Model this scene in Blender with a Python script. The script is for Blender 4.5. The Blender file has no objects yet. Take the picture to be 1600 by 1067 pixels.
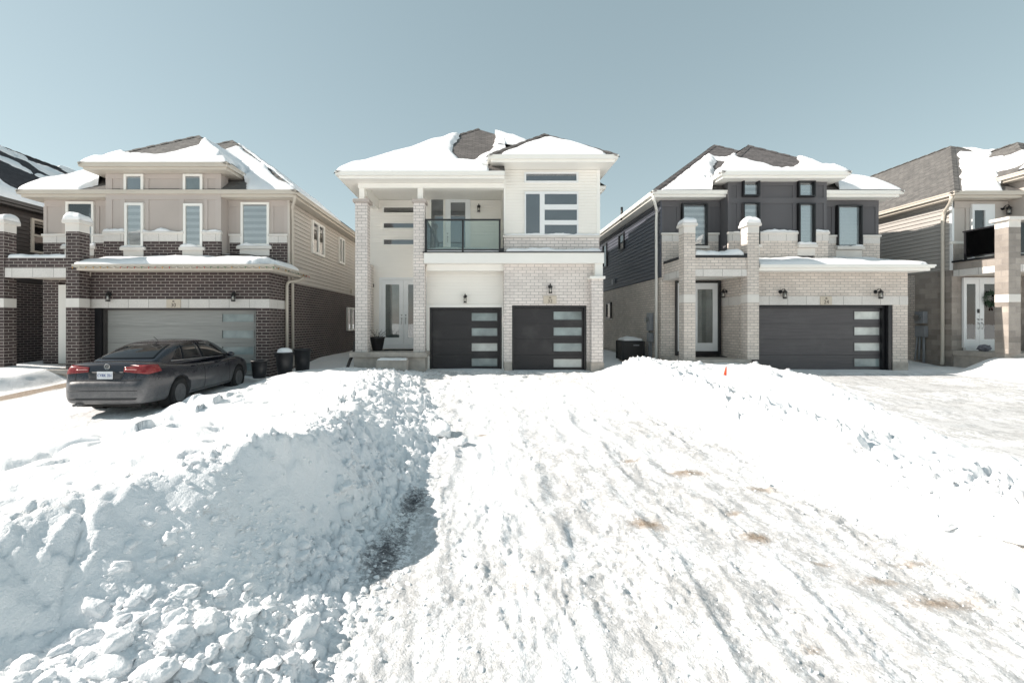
import bpy, bmesh, math, random
import numpy as np
from mathutils import Vector, Matrix
from mathutils.bvhtree import BVHTree
random.seed(7); rng = np.random.default_rng(7)
C = bpy.context.scene
COL = C.collection
R = math.radians

# ------------------------------------------------------------ camera, sky, sun
CAMZ = 1.56
cam_d = bpy.data.cameras.new('camera'); cam = bpy.data.objects.new('camera', cam_d); COL.objects.link(cam)
cam.location = (0, 0, CAMZ); cam.rotation_euler = (R(90), 0, 0)
cam_d.sensor_width = 36; cam_d.lens = 16; cam_d.shift_x = 0.030; cam_d.shift_y = -0.0178
cam_d.clip_start = 0.05; cam_d.clip_end = 3000
C.camera = cam
SUN_EL, SUN_BACK = 34.0, 2.5          # the sun stands left, a touch behind the facades
w = bpy.data.worlds.new("World"); C.world = w; w.use_nodes = True
nt = w.node_tree; nt.nodes.clear()
sky = nt.nodes.new('ShaderNodeTexSky'); sky.sky_type = 'NISHITA'; sky.sun_disc = False
sky.sun_elevation = R(SUN_EL); sky.sun_rotation = R(-90 + SUN_BACK)
sky.air_density = 1.0; sky.dust_density = 0.35; sky.ozone_density = 1.0; sky.altitude = 200
hs = nt.nodes.new('ShaderNodeHueSaturation'); hs.inputs['Saturation'].default_value = 0.80; hs.inputs['Hue'].default_value = 0.458
hs.inputs['Value'].default_value = 0.97
bg = nt.nodes.new('ShaderNodeBackground'); bg.inputs[1].default_value = 0.095
wo = nt.nodes.new('ShaderNodeOutputWorld')
gm = nt.nodes.new('ShaderNodeGamma'); gm.inputs[1].default_value = 0.52
nt.links.new(sky.outputs[0], gm.inputs[0]); nt.links.new(gm.outputs[0], hs.inputs['Color']); nt.links.new(hs.outputs[0], bg.inputs[0]); nt.links.new(bg.outputs[0], wo.inputs[0])
sd = bpy.data.lights.new('sun', 'SUN'); sun = bpy.data.objects.new('sun', sd); COL.objects.link(sun)
sd.energy = 2.35; sd.angle = R(0.5); sd.color = (1.0, 0.915, 0.83)
sdir = Vector((-math.cos(R(SUN_EL)) * math.cos(R(SUN_BACK)), math.cos(R(SUN_EL)) * math.sin(R(SUN_BACK)), math.sin(R(SUN_EL))))
sun.rotation_euler = sdir.to_track_quat('Z', 'Y').to_euler(); sun.location = sdir * 60
C.view_settings.view_transform = 'Standard'; C.view_settings.look = 'None'
C.view_settings.exposure = 1.68; C.view_settings.gamma = 1.0
C.cycles.max_bounces = 8; C.cycles.diffuse_bounces = 5; C.cycles.transparent_max_bounces = 12

# measured in the photograph: pixel column / row and depth -> metres
F_, CX, CY = 711.0, 752.0, 505.0
def PX(px, Y): return (px - CX) * Y / F_
def PZ(py, Y): return CAMZ - (py - CY) * Y / F_

# ------------------------------------------------------------ materials
def new_mat(name):
    m = bpy.data.materials.new(name); m.use_nodes = True
    n = m.node_tree.nodes; l = m.node_tree.links
    return m, n, l, n['Principled BSDF']
def lk(l, a, b): l.new(a, b)
def math_node(n, l, op, a, b=None):
    x = n.new('ShaderNodeMath'); x.operation = op
    for i, v in enumerate((a, b)):
        if v is None: continue
        if isinstance(v, (int, float)): x.inputs[i].default_value = v
        else: l.new(v, x.inputs[i])
    return x.outputs[0]
def mixc(n, l, fac, a, b, mode='MIX'):
    x = n.new('ShaderNodeMix'); x.data_type = 'RGBA'; x.blend_type = mode
    for idx, v in ((0, fac), (6, a), (7, b)):
        if isinstance(v, (int, float)): x.inputs[idx].default_value = v
        elif isinstance(v, tuple): x.inputs[idx].default_value = (*v, 1)
        else: l.new(v, x.inputs[idx])
    return x.outputs[2]
def noise(n, l, vec, scale, detail=4, rough=.55):
    x = n.new('ShaderNodeTexNoise'); x.inputs['Scale'].default_value = scale
    x.inputs['Detail'].default_value = detail; x.inputs['Roughness'].default_value = rough
    if vec is not None: l.new(vec, x.inputs['Vector'])
    return x.outputs[0]
def ramp(n, l, v, a, b):
    x = n.new('ShaderNodeMapRange'); x.inputs[1].default_value = a; x.inputs[2].default_value = b; x.clamp = True
    l.new(v, x.inputs[0]); return x.outputs[0]
def wall_uv(n, l, zs=1.0):
    g = n.new('ShaderNodeNewGeometry')
    p = n.new('ShaderNodeSeparateXYZ'); l.new(g.outputs['Position'], p.inputs[0])
    q = n.new('ShaderNodeSeparateXYZ'); l.new(g.outputs['True Normal'], q.inputs[0])
    ax = math_node(n, l, 'ABSOLUTE', q.outputs[0]); ay = math_node(n, l, 'ABSOLUTE', q.outputs[1])
    s = math_node(n, l, 'GREATER_THAN', ax, ay)
    mx = n.new('ShaderNodeMix'); mx.data_type = 'FLOAT'
    l.new(s, mx.inputs[0]); l.new(p.outputs[0], mx.inputs[2]); l.new(p.outputs[1], mx.inputs[3])
    c = n.new('ShaderNodeCombineXYZ'); l.new(mx.outputs[0], c.inputs[0])
    l.new(math_node(n, l, 'MULTIPLY', p.outputs[2], zs), c.inputs[1])
    return c.outputs[0], g.outputs['Position'], p
def bump(n, l, b, h, strength=.3, dist=.01):
    x = n.new('ShaderNodeBump'); x.inputs['Strength'].default_value = strength; x.inputs['Distance'].default_value = dist
    l.new(h, x.inputs['Height']); l.new(x.outputs[0], b.inputs['Normal'])
def plain(name, col, rough=.5, var=.12, scale=3.0, bs=0.0, metal=0.0, fine=60):
    m, n, l, b = new_mat(name)
    g = n.new('ShaderNodeNewGeometry')
    v = noise(n, l, g.outputs['Position'], scale, 6)
    c = mixc(n, l, ramp(n, l, v, .3, .7), tuple(x * (1 - var) for x in col), tuple(min(1, x * (1 + var)) for x in col))
    l.new(c, b.inputs['Base Color']); b.inputs['Roughness'].default_value = rough; b.inputs['Metallic'].default_value = metal
    if bs: bump(n, l, b, noise(n, l, g.outputs['Position'], fine, 3), bs, .004)
    return m
def brick_mat(name, c1, c2, mortar, bw, bh, ms=.011, rough=.85, stain=.25, bias=0.0):
    m, n, l, b = new_mat(name)
    uv, pos, _ = wall_uv(n, l)
    t = n.new('ShaderNodeTexBrick'); l.new(uv, t.inputs['Vector'])
    t.inputs['Scale'].default_value = 1; t.inputs['Brick Width'].default_value = bw; t.inputs['Row Height'].default_value = bh
    t.inputs['Mortar Size'].default_value = ms * .5; t.inputs['Mortar Smooth'].default_value = .2; t.inputs['Bias'].default_value = bias
    t.inputs['Color1'].default_value = (*c1, 1); t.inputs['Color2'].default_value = (*c2, 1); t.inputs['Mortar'].default_value = (*mortar, 1)
    v = noise(n, l, pos, 1.3, 6); f = noise(n, l, pos, 30, 3)
    k = mixc(n, l, ramp(n, l, v, .25, .75), (1 - stain,) * 3, (1 + stain * .4,) * 3)
    c = mixc(n, l, 1.0, t.outputs['Color'], k, 'MULTIPLY')
    c = mixc(n, l, .25, c, mixc(n, l, ramp(n, l, f, .3, .7), (.6, .6, .6), (1.2, 1.2, 1.2)), 'MULTIPLY')
    l.new(c, b.inputs['Base Color']); b.inputs['Roughness'].default_value = rough
    h = math_node(n, l, 'SUBTRACT', math_node(n, l, 'MULTIPLY', f, .35), t.outputs['Fac'])
    bump(n, l, b, h, .6, .008)
    return m
def shingle_mat(name, c1, c2):
    m, n, l, b = new_mat(name)
    uv, pos, _ = wall_uv(n, l, 1.65)
    t = n.new('ShaderNodeTexBrick'); l.new(uv, t.inputs['Vector'])
    t.inputs['Scale'].default_value = 1; t.inputs['Brick Width'].default_value = .24; t.inputs['Row Height'].default_value = .14
    t.inputs['Mortar Size'].default_value = .006; t.offset = .37
    t.inputs['Color1'].default_value = (*c1, 1); t.inputs['Color2'].default_value = (*c2, 1)
    t.inputs['Mortar'].default_value = (*(x * .45 for x in c1), 1)
    f = noise(n, l, pos, 7, 5); g = noise(n, l, pos, 90, 2)
    c = mixc(n, l, .6, t.outputs['Color'], mixc(n, l, ramp(n, l, f, .3, .7), (.7, .7, .7), (1.25, 1.22, 1.18)), 'MULTIPLY')
    l.new(c, b.inputs['Base Color']); b.inputs['Roughness'].default_value = .95
    bump(n, l, b, math_node(n, l, 'SUBTRACT', g, t.outputs['Fac']), .5, .01)
    return m
def glass_mat(name, tint=(.96, .97, .97), refl=.08):
    m, n, l, b = new_mat(name); n.remove(b)
    tr = n.new('ShaderNodeBsdfTransparent'); tr.inputs[0].default_value = (*tint, 1)
    gl = n.new('ShaderNodeBsdfGlossy'); gl.inputs['Roughness'].default_value = .015
    g = n.new('ShaderNodeNewGeometry')
    bp = n.new('ShaderNodeBump'); bp.inputs['Strength'].default_value = .04; bp.inputs['Distance'].default_value = .02
    l.new(noise(n, l, g.outputs['Position'], 1.6, 2), bp.inputs['Height']); l.new(bp.outputs[0], gl.inputs['Normal'])
    fr = n.new('ShaderNodeFresnel'); fr.inputs[0].default_value = 1.5
    f = math_node(n, l, 'ADD', math_node(n, l, 'MULTIPLY', fr.outputs[0], 1.4), refl)
    mx = n.new('ShaderNodeMixShader'); l.new(f, mx.inputs[0]); l.new(tr.outputs[0], mx.inputs[1]); l.new(gl.outputs[0], mx.inputs[2])
    l.new(mx.outputs[0], n['Material Output'].inputs[0])
    return m
def zebra_mat(name, a, b_, period=.16):
    m, n, l, b = new_mat(name)
    g = n.new('ShaderNodeNewGeometry'); p = n.new('ShaderNodeSeparateXYZ'); l.new(g.outputs['Position'], p.inputs[0])
    s = math_node(n, l, 'FRACT', math_node(n, l, 'DIVIDE', p.outputs[2], period))
    t = ramp(n, l, math_node(n, l, 'PINGPONG', s, .5), .21, .27)
    l.new(mixc(n, l, t, a, b_), b.inputs['Base Color']); b.inputs['Roughness'].default_value = .9
    return m
def wood_door_mat(name, col):
    m, n, l, b = new_mat(name)
    g = n.new('ShaderNodeNewGeometry')
    mp = n.new('ShaderNodeMapping'); mp.inputs['Scale'].default_value = (1.2, 1.2, 45); l.new(g.outputs['Position'], mp.inputs['Vector'])
    v = noise(n, l, mp.outputs[0], 1.0, 5); w_ = noise(n, l, g.outputs['Position'], 1.5, 5)
    c = mixc(n, l, ramp(n, l, v, .3, .7), tuple(x * .82 for x in col), tuple(x * 1.15 for x in col))
    c = mixc(n, l, math_node(n, l, 'MULTIPLY', ramp(n, l, w_, .5, .75), .10), c, (.3, .29, .28))
    l.new(c, b.inputs['Base Color']); b.inputs['Roughness'].default_value = .5
    bump(n, l, b, v, .25, .003)
    return m
def snow_mat(name, ground=False):
    m, n, l, b = new_mat(name)
    g = n.new('ShaderNodeNewGeometry'); pos = g.outputs['Position']
    big = noise(n, l, pos, .9, 5); mid = noise(n, l, pos, 9, 5, .6); fine = noise(n, l, pos, 70, 3, .7)
    c = mixc(n, l, ramp(n, l, big, .35, .7), (.85, .86, .875), (.91, .91, .905))
    b.inputs['Roughness'].default_value = .75; b.inputs['Specular IOR Level'].default_value = .25
    h = math_node(n, l, 'ADD', math_node(n, l, 'MULTIPLY', mid, .7), math_node(n, l, 'ADD', math_node(n, l, 'MULTIPLY', fine, .5), math_node(n, l, 'MULTIPLY', noise(n, l, pos, 27, 4, .65), .7)))
    if ground:
        a = n.new('ShaderNodeVertexColor'); a.layer_name = 'wear'
        s = n.new('ShaderNodeSeparateColor'); l.new(a.outputs[0], s.inputs[0])
        mp = n.new('ShaderNodeMapping'); mp.inputs['Scale'].default_value = (5, 1.7, 5); l.new(pos, mp.inputs['Vector'])
        streak = noise(n, l, mp.outputs[0], 1.0, 8, .68)
        blot = noise(n, l, pos, 16, 6, .7); speck = noise(n, l, pos, 42, 5, .7)
        pk = math_node(n, l, 'ADD', math_node(n, l, 'MULTIPLY', streak, .42), math_node(n, l, 'ADD', math_node(n, l, 'MULTIPLY', blot, .34), math_node(n, l, 'MULTIPLY', speck, .24)))
        pf = math_node(n, l, 'MAXIMUM', math_node(n, l, 'MULTIPLY', ramp(n, l, pk, .44, .53), s.outputs[0]), math_node(n, l, 'MULTIPLY', ramp(n, l, s.outputs[0], .9, 1.0), 1.0))
        c = mixc(n, l, pf, c, mixc(n, l, ramp(n, l, speck, .35, .65), (.33, .327, .32), (.53, .535, .535)))
        sp = math_node(n, l, 'MULTIPLY', ramp(n, l, speck, .57, .66), math_node(n, l, 'MULTIPLY', s.outputs[0], .55))
        c = mixc(n, l, sp, c, (.36, .33, .29))
        df = ramp(n, l, math_node(n, l, 'ADD', s.outputs[1], math_node(n, l, 'MULTIPLY', math_node(n, l, 'ADD', math_node(n, l, 'MULTIPLY', blot, .7), math_node(n, l, 'MULTIPLY', speck, .7)), 1.0)), .86, 1.5)
        c = mixc(n, l, df, c, mixc(n, l, ramp(n, l, speck, .4, .62), (.20, .145, .10), (.42, .36, .30)))
        af = ramp(n, l, math_node(n, l, 'ADD', s.outputs[2], math_node(n, l, 'MULTIPLY', math_node(n, l, 'ADD', speck, blot), .6)), 1.14, 1.36)
        c = mixc(n, l, af, c, mixc(n, l, ramp(n, l, speck, .45, .6), (.045, .045, .05), (.16, .16, .17)))
    l.new(c, b.inputs['Base Color'])
    bump(n, l, b, h, (.55 if ground else .5), .035)
    return m

M = {}
M['snow'] = snow_mat('snow'); M['snow_ground'] = snow_mat('ground_snow', True)
M['white_siding'] = plain('white_siding', (.87, .84, .785), .55, .03, .6)
M['white_trim'] = plain('white_trim', (.86, .84, .79), .45, .03, .8)
M['cool_white'] = plain('white_paint', (.78, .79, .79), .4, .03)
M['beige_trim'] = plain('beige_trim', (.56, .51, .44), .5, .05, .8)
M['beige_siding'] = plain('beige_siding', (.56, .515, .465), .55, .05, .6)
M['tan_siding'] = plain('tan_siding', (.42, .40, .375), .55, .05, .6)
M['grey_siding'] = plain('blue_grey_siding', (.085, .092, .115), .5, .06, .6)
M['dark_siding'] = plain('dark_brown_siding', (.055, .048, .046), .55, .08, .6)
M['taupe_stucco'] = plain('taupe_stucco', (.46, .405, .37), .9, .06, .7, .35)
M['taupe_band'] = plain('taupe_band', (.48, .425, .39), .9, .05, .7, .25)
M['char_stucco'] = plain('charcoal_stucco', (.108, .105, .111), .9, .07, .7, .35)
M['char_band'] = plain('charcoal_band', (.118, .115, .121), .9, .06, .7, .25)
M['pale_stucco'] = plain('pale_stucco', (.50, .45, .41), .9, .05, .7, .3)
M['brick_white'] = brick_mat('white_brick', (.82, .755, .71), (.72, .66, .62), (.40, .37, .35), .27, .10, .016, stain=.12)
M['brick_dark'] = brick_mat('dark_brown_brick', (.080, .055, .053), (.05, .036, .036), (.36, .32, .29), .27, .092, .02, stain=.2)
M['brick_cream'] = brick_mat('cream_brick', (.76, .68, .61), (.64, .57, .51), (.36, .33, .31), .25, .092, .015, stain=.14)
M['stone_wall'] = brick_mat('mottled_stone_block', (.43, .38, .335), (.26, .23, .205), (.33, .30, .28), .46, .19, .012, stain=.35)
M['stone_band'] = brick_mat('cast_stone', (.72, .685, .645), (.66, .63, .595), (.26, .24, .22), .62, 4.0, .012, stain=.1)
M['stone_plain'] = plain('cast_stone_plain', (.70, .665, .62), .85, .06, 2, .2)
M['concrete'] = plain('concrete', (.42, .38, .34), .9, .22, 4, .5)
M['shingle_brown'] = shingle_mat('brown_shingle', (.116, .112, .108), (.172, .165, .157))
M['shingle_dark'] = shingle_mat('dark_brown_shingle', (.088, .081, .078), (.135, .125, .12))
M['shingle_grey'] = shingle_mat('grey_shingle', (.095, .088, .088), (.14, .13, .13))
M['shingle_black'] = shingle_mat('black_shingle', (.03, .028, .034), (.05, .048, .055))
M['door_black'] = wood_door_mat('black_garage_door', (.021, .019, .021))
M['door_char'] = wood_door_mat('charcoal_garage_door', (.085, .078, .082))
M['door_grey'] = wood_door_mat('grey_garage_door', (.30, .30, .285))
M['frame_black'] = plain('black_frame', (.015, .015, .017), .35, .1)
M['frame_brown'] = plain('dark_bronze', (.05, .045, .043), .4, .1)
M['glass'] = glass_mat('window_glass')
M['rail_glass'] = glass_mat('railing_glass', (.88, .935, .92), .03)
M['smoked_glass'] = glass_mat('smoked_railing_glass', (.22, .23, .21), .03)
M['frosted'] = plain('frosted_glass', (.26, .31, .31), .12, .35, 1.6)
M['frosted_warm'] = plain('frosted_glass_pale', (.60, .62, .59), .12, .3, 1.6)
M['interior'] = plain('dim_interior', (.17, .185, .21), .9, .12, .8)  # panel behind the glass; the panes' sky reflection is put into its grey-blue
M['interior_dark'] = plain('dark_interior', (.05, .05, .05), .9, .3, 1.2)
M['curtain'] = plain('grey_curtain', (.24, .27, .26), .9, .25, 2.0)
M['zebra'] = zebra_mat('zebra_blind', (.80, .84, .86), (.60, .645, .675), .21)
M['zebra_pale'] = zebra_mat('pale_blind', (.80, .88, .91), (.75, .83, .87), .12)
M['black_metal'] = plain('black_metal', (.012, .012, .013), .4, .2)
M['silver'] = plain('brushed_steel', (.45, .45, .45), .3, .1, metal=.9)
M['grey_metal'] = plain('grey_utility_metal', (.25, .265, .285), .45, .1)
M['lamp_glass'] = glass_mat('lamp_glass', (.85, .85, .82), .15)
M['plaque'] = plain('tan_plaque', (.58, .51, .42), .8, .08, 5, .2)
M['ink'] = plain('dark_brown_ink', (.06, .045, .04), .6, .1)
M['plastic'] = plain('black_plastic', (.018, .018, .02), .45, .2, 4)
M['twig'] = plain('dry_twig', (.06, .045, .035), .9, .3, 8)
M['rubber'] = plain('black_rubber', (.022, .021, .021), .85, .25, 12, .3)
M['orange'] = plain('orange_plastic', (.75, .07, .02), .5, .05)
M['green_leaf'] = plain('fir_needles', (.025, .055, .03), .8, .4, 20)
M['red_cloth'] = plain('red_ribbon', (.45, .015, .015), .6, .15, 10)
M['bag'] = plain('grey_bag', (.16, .16, .19), .6, .4, 14)
M['wire'] = plain('green_wire', (.02, .03, .02), .6, .1)
for nm, cc in (('bulb_red', (.5, .04, .03)), ('bulb_amber', (.6, .3, .05)), ('bulb_green', (.04, .22, .08)), ('bulb_white', (.7, .68, .6))):
    M[nm] = plain(nm, cc, .2, .05)

# ------------------------------------------------------------ mesh helpers
class MB:
    def __init__(s): s.v = []; s.f = []
    def box(s, x0, x1, y0, y1, z0, z1):
        if x0 > x1: x0, x1 = x1, x0
        if y0 > y1: y0, y1 = y1, y0
        if z0 > z1: z0, z1 = z1, z0
        b = len(s.v)
        s.v += [(x0,y0,z0),(x1,y0,z0),(x1,y1,z0),(x0,y1,z0),(x0,y0,z1),(x1,y0,z1),(x1,y1,z1),(x0,y1,z1)]
        s.f += [tuple(b+i for i in q) for q in ((3,2,1,0),(4,5,6,7),(0,1,5,4),(1,2,6,5),(2,3,7,6),(3,0,4,7))]
        return s
    def fbox(s, face, u0, u1, v0, v1, d0, d1):
        a = fp(face, u0, v0, d0); b = fp(face, u1, v1, d1)
        return s.box(a[0], b[0], a[1], b[1], a[2], b[2])
    def poly(s, pts, faces):
        b = len(s.v); s.v += [tuple(p) for p in pts]; s.f += [tuple(b+i for i in q) for q in faces]; return s
    def prism(s, pts, z0, z1):                       # pts: counter-clockwise plan outline
        n = len(pts); b = len(s.v)
        s.v += [(x, y, z0) for x, y in pts] + [(x, y, z1) for x, y in pts]
        s.f += [tuple(b+i for i in reversed(range(n))), tuple(b+n+i for i in range(n))]
        s.f += [(b+i, b+(i+1)%n, b+n+(i+1)%n, b+n+i) for i in range(n)]
        return s
    def tube(s, pts, r, n=8, flat=1.0):
        pts = [Vector(p) for p in pts]; b = len(s.v); k = len(pts)
        for i, p in enumerate(pts):
            t = (pts[min(i+1, k-1)] - pts[max(i-1, 0)]).normalized()
            up = Vector((0, 1, 0)) if abs(t.y) < .9 else Vector((1, 0, 0))
            a = t.cross(up).normalized(); c = a.cross(t).normalized()
            rr = r[i] if isinstance(r, (list, tuple)) else r
            for j in range(n):
                q = 2*math.pi*(j+.5)/n
                s.v.append(tuple(p + a*math.cos(q)*rr + c*math.sin(q)*rr*flat))
        for i in range(k-1):
            for j in range(n):
                s.f.append((b+i*n+j, b+i*n+(j+1)%n, b+(i+1)*n+(j+1)%n, b+(i+1)*n+j))
        s.f.append(tuple(b+j for j in reversed(range(n)))); s.f.append(tuple(b+(k-1)*n+j for j in range(n)))
        return s
    def lathe(s, prof, c=(0,0,0), n=20, axis='z'):
        b = len(s.v); k = len(prof)
        for r, h in prof:
            for j in range(n):
                q = 2*math.pi*j/n; x, y = r*math.cos(q), r*math.sin(q)
                p = (x, y, h) if axis == 'z' else ((h, x, y) if axis == 'x' else (x, h, y))
                s.v.append((c[0]+p[0], c[1]+p[1], c[2]+p[2]))
        for i in range(k-1):
            for j in range(n):
                s.f.append((b+i*n+j, b+i*n+(j+1)%n, b+(i+1)*n+(j+1)%n, b+(i+1)*n+j))
        s.f.append(tuple(b+j for j in reversed(range(n)))); s.f.append(tuple(b+(k-1)*n+j for j in range(n)))
        return s
    def siding(s, face, u0, u1, v0, v1, course=.100, dep=.020, slot=.014):
        n = max(1, round((v1-v0)/course)); h = (v1-v0)/n
        rev = face[0] == 'L'
        for i in range(n):
            a, b_ = v0+i*h, v0+(i+1)*h
            sl = a+slot
            P = [fp(face,u0,a,.001), fp(face,u1,a,.001), fp(face,u0,sl,.001), fp(face,u1,sl,.001), fp(face,u0,sl,dep), fp(face,u1,sl,dep), fp(face,u0,b_,dep*.8), fp(face,u1,b_,dep*.8), fp(face,u0,b_,.001), fp(face,u1,b_,.001)]
            q = [(0,1,3,2),(2,3,5,4),(4,5,7,6),(6,7,9,8)]
            if rev: q = [tuple(reversed(t)) for t in q]
            s.poly(P, q)
        return s
    def split(s):
        par = list(range(len(s.v)))
        def fd(i):
            while par[i] != i: par[i] = par[par[i]]; i = par[i]
            return i
        for f in s.f:
            for k in f[1:]: par[fd(k)] = fd(f[0])
        g = {}
        for i in range(len(s.v)): g.setdefault(fd(i), []).append(i)
        out = []
        for ids in g.values():
            mp = {k: j for j, k in enumerate(ids)}; m = MB(); m.v = [s.v[k] for k in ids]; m.f = [tuple(mp[k] for k in f) for f in s.f if f[0] in mp]; out.append(m)
        return out
    def build_each(s, *a, **k):
        return [m.build(*a, **k) for m in s.split()]
    def mesh(s, name):
        me = bpy.data.meshes.new(name); me.from_pydata(s.v, [], s.f); me.update(); return me
    def build(s, name, mat, parent=None, smooth=False, bevel=0, loc=None):
        me = s.mesh(name); me.materials.append(M[mat] if isinstance(mat, str) else mat)
        if smooth:
            for p in me.polygons: p.use_smooth = len(p.vertices) == 4
        o = bpy.data.objects.new(name, me); COL.objects.link(o)
        if loc is not None: o.location = loc
        if parent is not None: attach(o, parent)
        if bevel:
            b = o.modifiers.new('bevel', 'BEVEL'); b.width = bevel; b.segments = 2; b.limit_method = 'ANGLE'
        return o
def fp(face, u, v, d):
    k, c = face
    return (u, c-d, v) if k == 'F' else ((c-d, u, v) if k == 'L' else (c+d, u, v))
def attach(o, parent):
    o.parent = parent
    if parent.type == 'EMPTY' and not parent.get('local'):
        o.matrix_parent_inverse = Matrix.Translation(-parent.location)
def tag(o, label=None, cat=None, group=None, kind=None):
    if label: o['label'] = label
    if cat: o['category'] = cat
    if group: o['group'] = group
    if kind: o['kind'] = kind
    return o
def empty(name, loc, label, cat, group=None, local=False):
    e = bpy.data.objects.new(name, None); COL.objects.link(e); e.location = loc; e.empty_display_size = .2
    if local: e['local'] = 1
    return tag(e, label, cat, group)
def copy_part(o, parent, loc=None):
    c = o.copy(); COL.objects.link(c); c.parent = parent
    if loc is not None: c.location = loc
    return c
def text_mesh(body, size, depth=.002):
    cu = bpy.data.curves.new('lettering', 'FONT'); cu.body = body; cu.size = size; cu.extrude = depth
    cu.align_x = 'CENTER'; cu.align_y = 'CENTER'
    t = bpy.data.objects.new('lettering', cu); COL.objects.link(t)
    dg = bpy.context.evaluated_depsgraph_get()
    me = bpy.data.meshes.new_from_object(t.evaluated_get(dg))
    bpy.data.objects.remove(t); bpy.data.curves.remove(cu)
    return me
def front_text(body, size, x, y, z, mat, parent, name='lettering', sx=1.0):
    me = text_mesh(body, size)
    for v in me.vertices: v.co = Vector((v.co.x*sx + x, -v.co.z + y, v.co.y + z))
    me.materials.clear(); me.materials.append(M[mat])
    o = bpy.data.objects.new(name, me); COL.objects.link(o); attach(o, parent); return o

# ------------------------------------------------------------ numpy noise
def _h(ix, iy, seed):
    n = (ix.astype(np.int64)*374761393 + iy.astype(np.int64)*668265263 + seed*1274126177) & 0xFFFFFFFF
    n = ((n ^ (n >> 13)) * 1274126177) & 0xFFFFFFFF
    n = n ^ (n >> 16)
    return (n & 0xFFFFFF) / float(0xFFFFFF)
def vn(x, y, seed=0):
    ix = np.floor(x); iy = np.floor(y); fx = x-ix; fy = y-iy
    ux = fx*fx*fx*(fx*(fx*6-15)+10); uy = fy*fy*fy*(fy*(fy*6-15)+10)
    a = _h(ix,iy,seed); b = _h(ix+1,iy,seed); c = _h(ix,iy+1,seed); d = _h(ix+1,iy+1,seed)
    return (a*(1-ux)+b*ux)*(1-uy)+(c*(1-ux)+d*ux)*uy - .5
def fbm(x, y, seed=0, o=4, g=.5):
    s = 0; a = 1
    for i in range(o):
        s = s + a*vn(x*2**i+i*17.3, y*2**i-i*9.1, seed+i); a *= g
    return s
def lumps(x, y, seed=0):
    """rounded cellular lumps: 1 at the middle of a cell, 0 at its border, with a random height per cell"""
    ix = np.floor(x); iy = np.floor(y)
    f1 = np.full(x.shape, 9.0); f2 = np.full(x.shape, 9.0); hh = np.zeros(x.shape)
    for dx in (-1,0,1):
        for dy in (-1,0,1):
            cx, cy = ix+dx, iy+dy
            px = cx+.1+.8*_h(cx,cy,seed); py = cy+.1+.8*_h(cx,cy,seed+5)
            d = np.hypot(px-x, py-y); r = _h(cx,cy,seed+9)
            m = d < f1
            f2 = np.where(m, f1, np.minimum(f2, d)); hh = np.where(m, r, hh); f1 = np.where(m, d, f1)
    e = np.clip((f2-f1)/.35, 0, 1)
    return np.sqrt(e)*(.25+.75*hh)
def ss(a, b, x):
    t = np.clip((x-a)/(b-a), 0, 1); return t*t*(3-2*t)
def ip(y, ys, vs): return np.interp(y, ys, vs)

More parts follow.
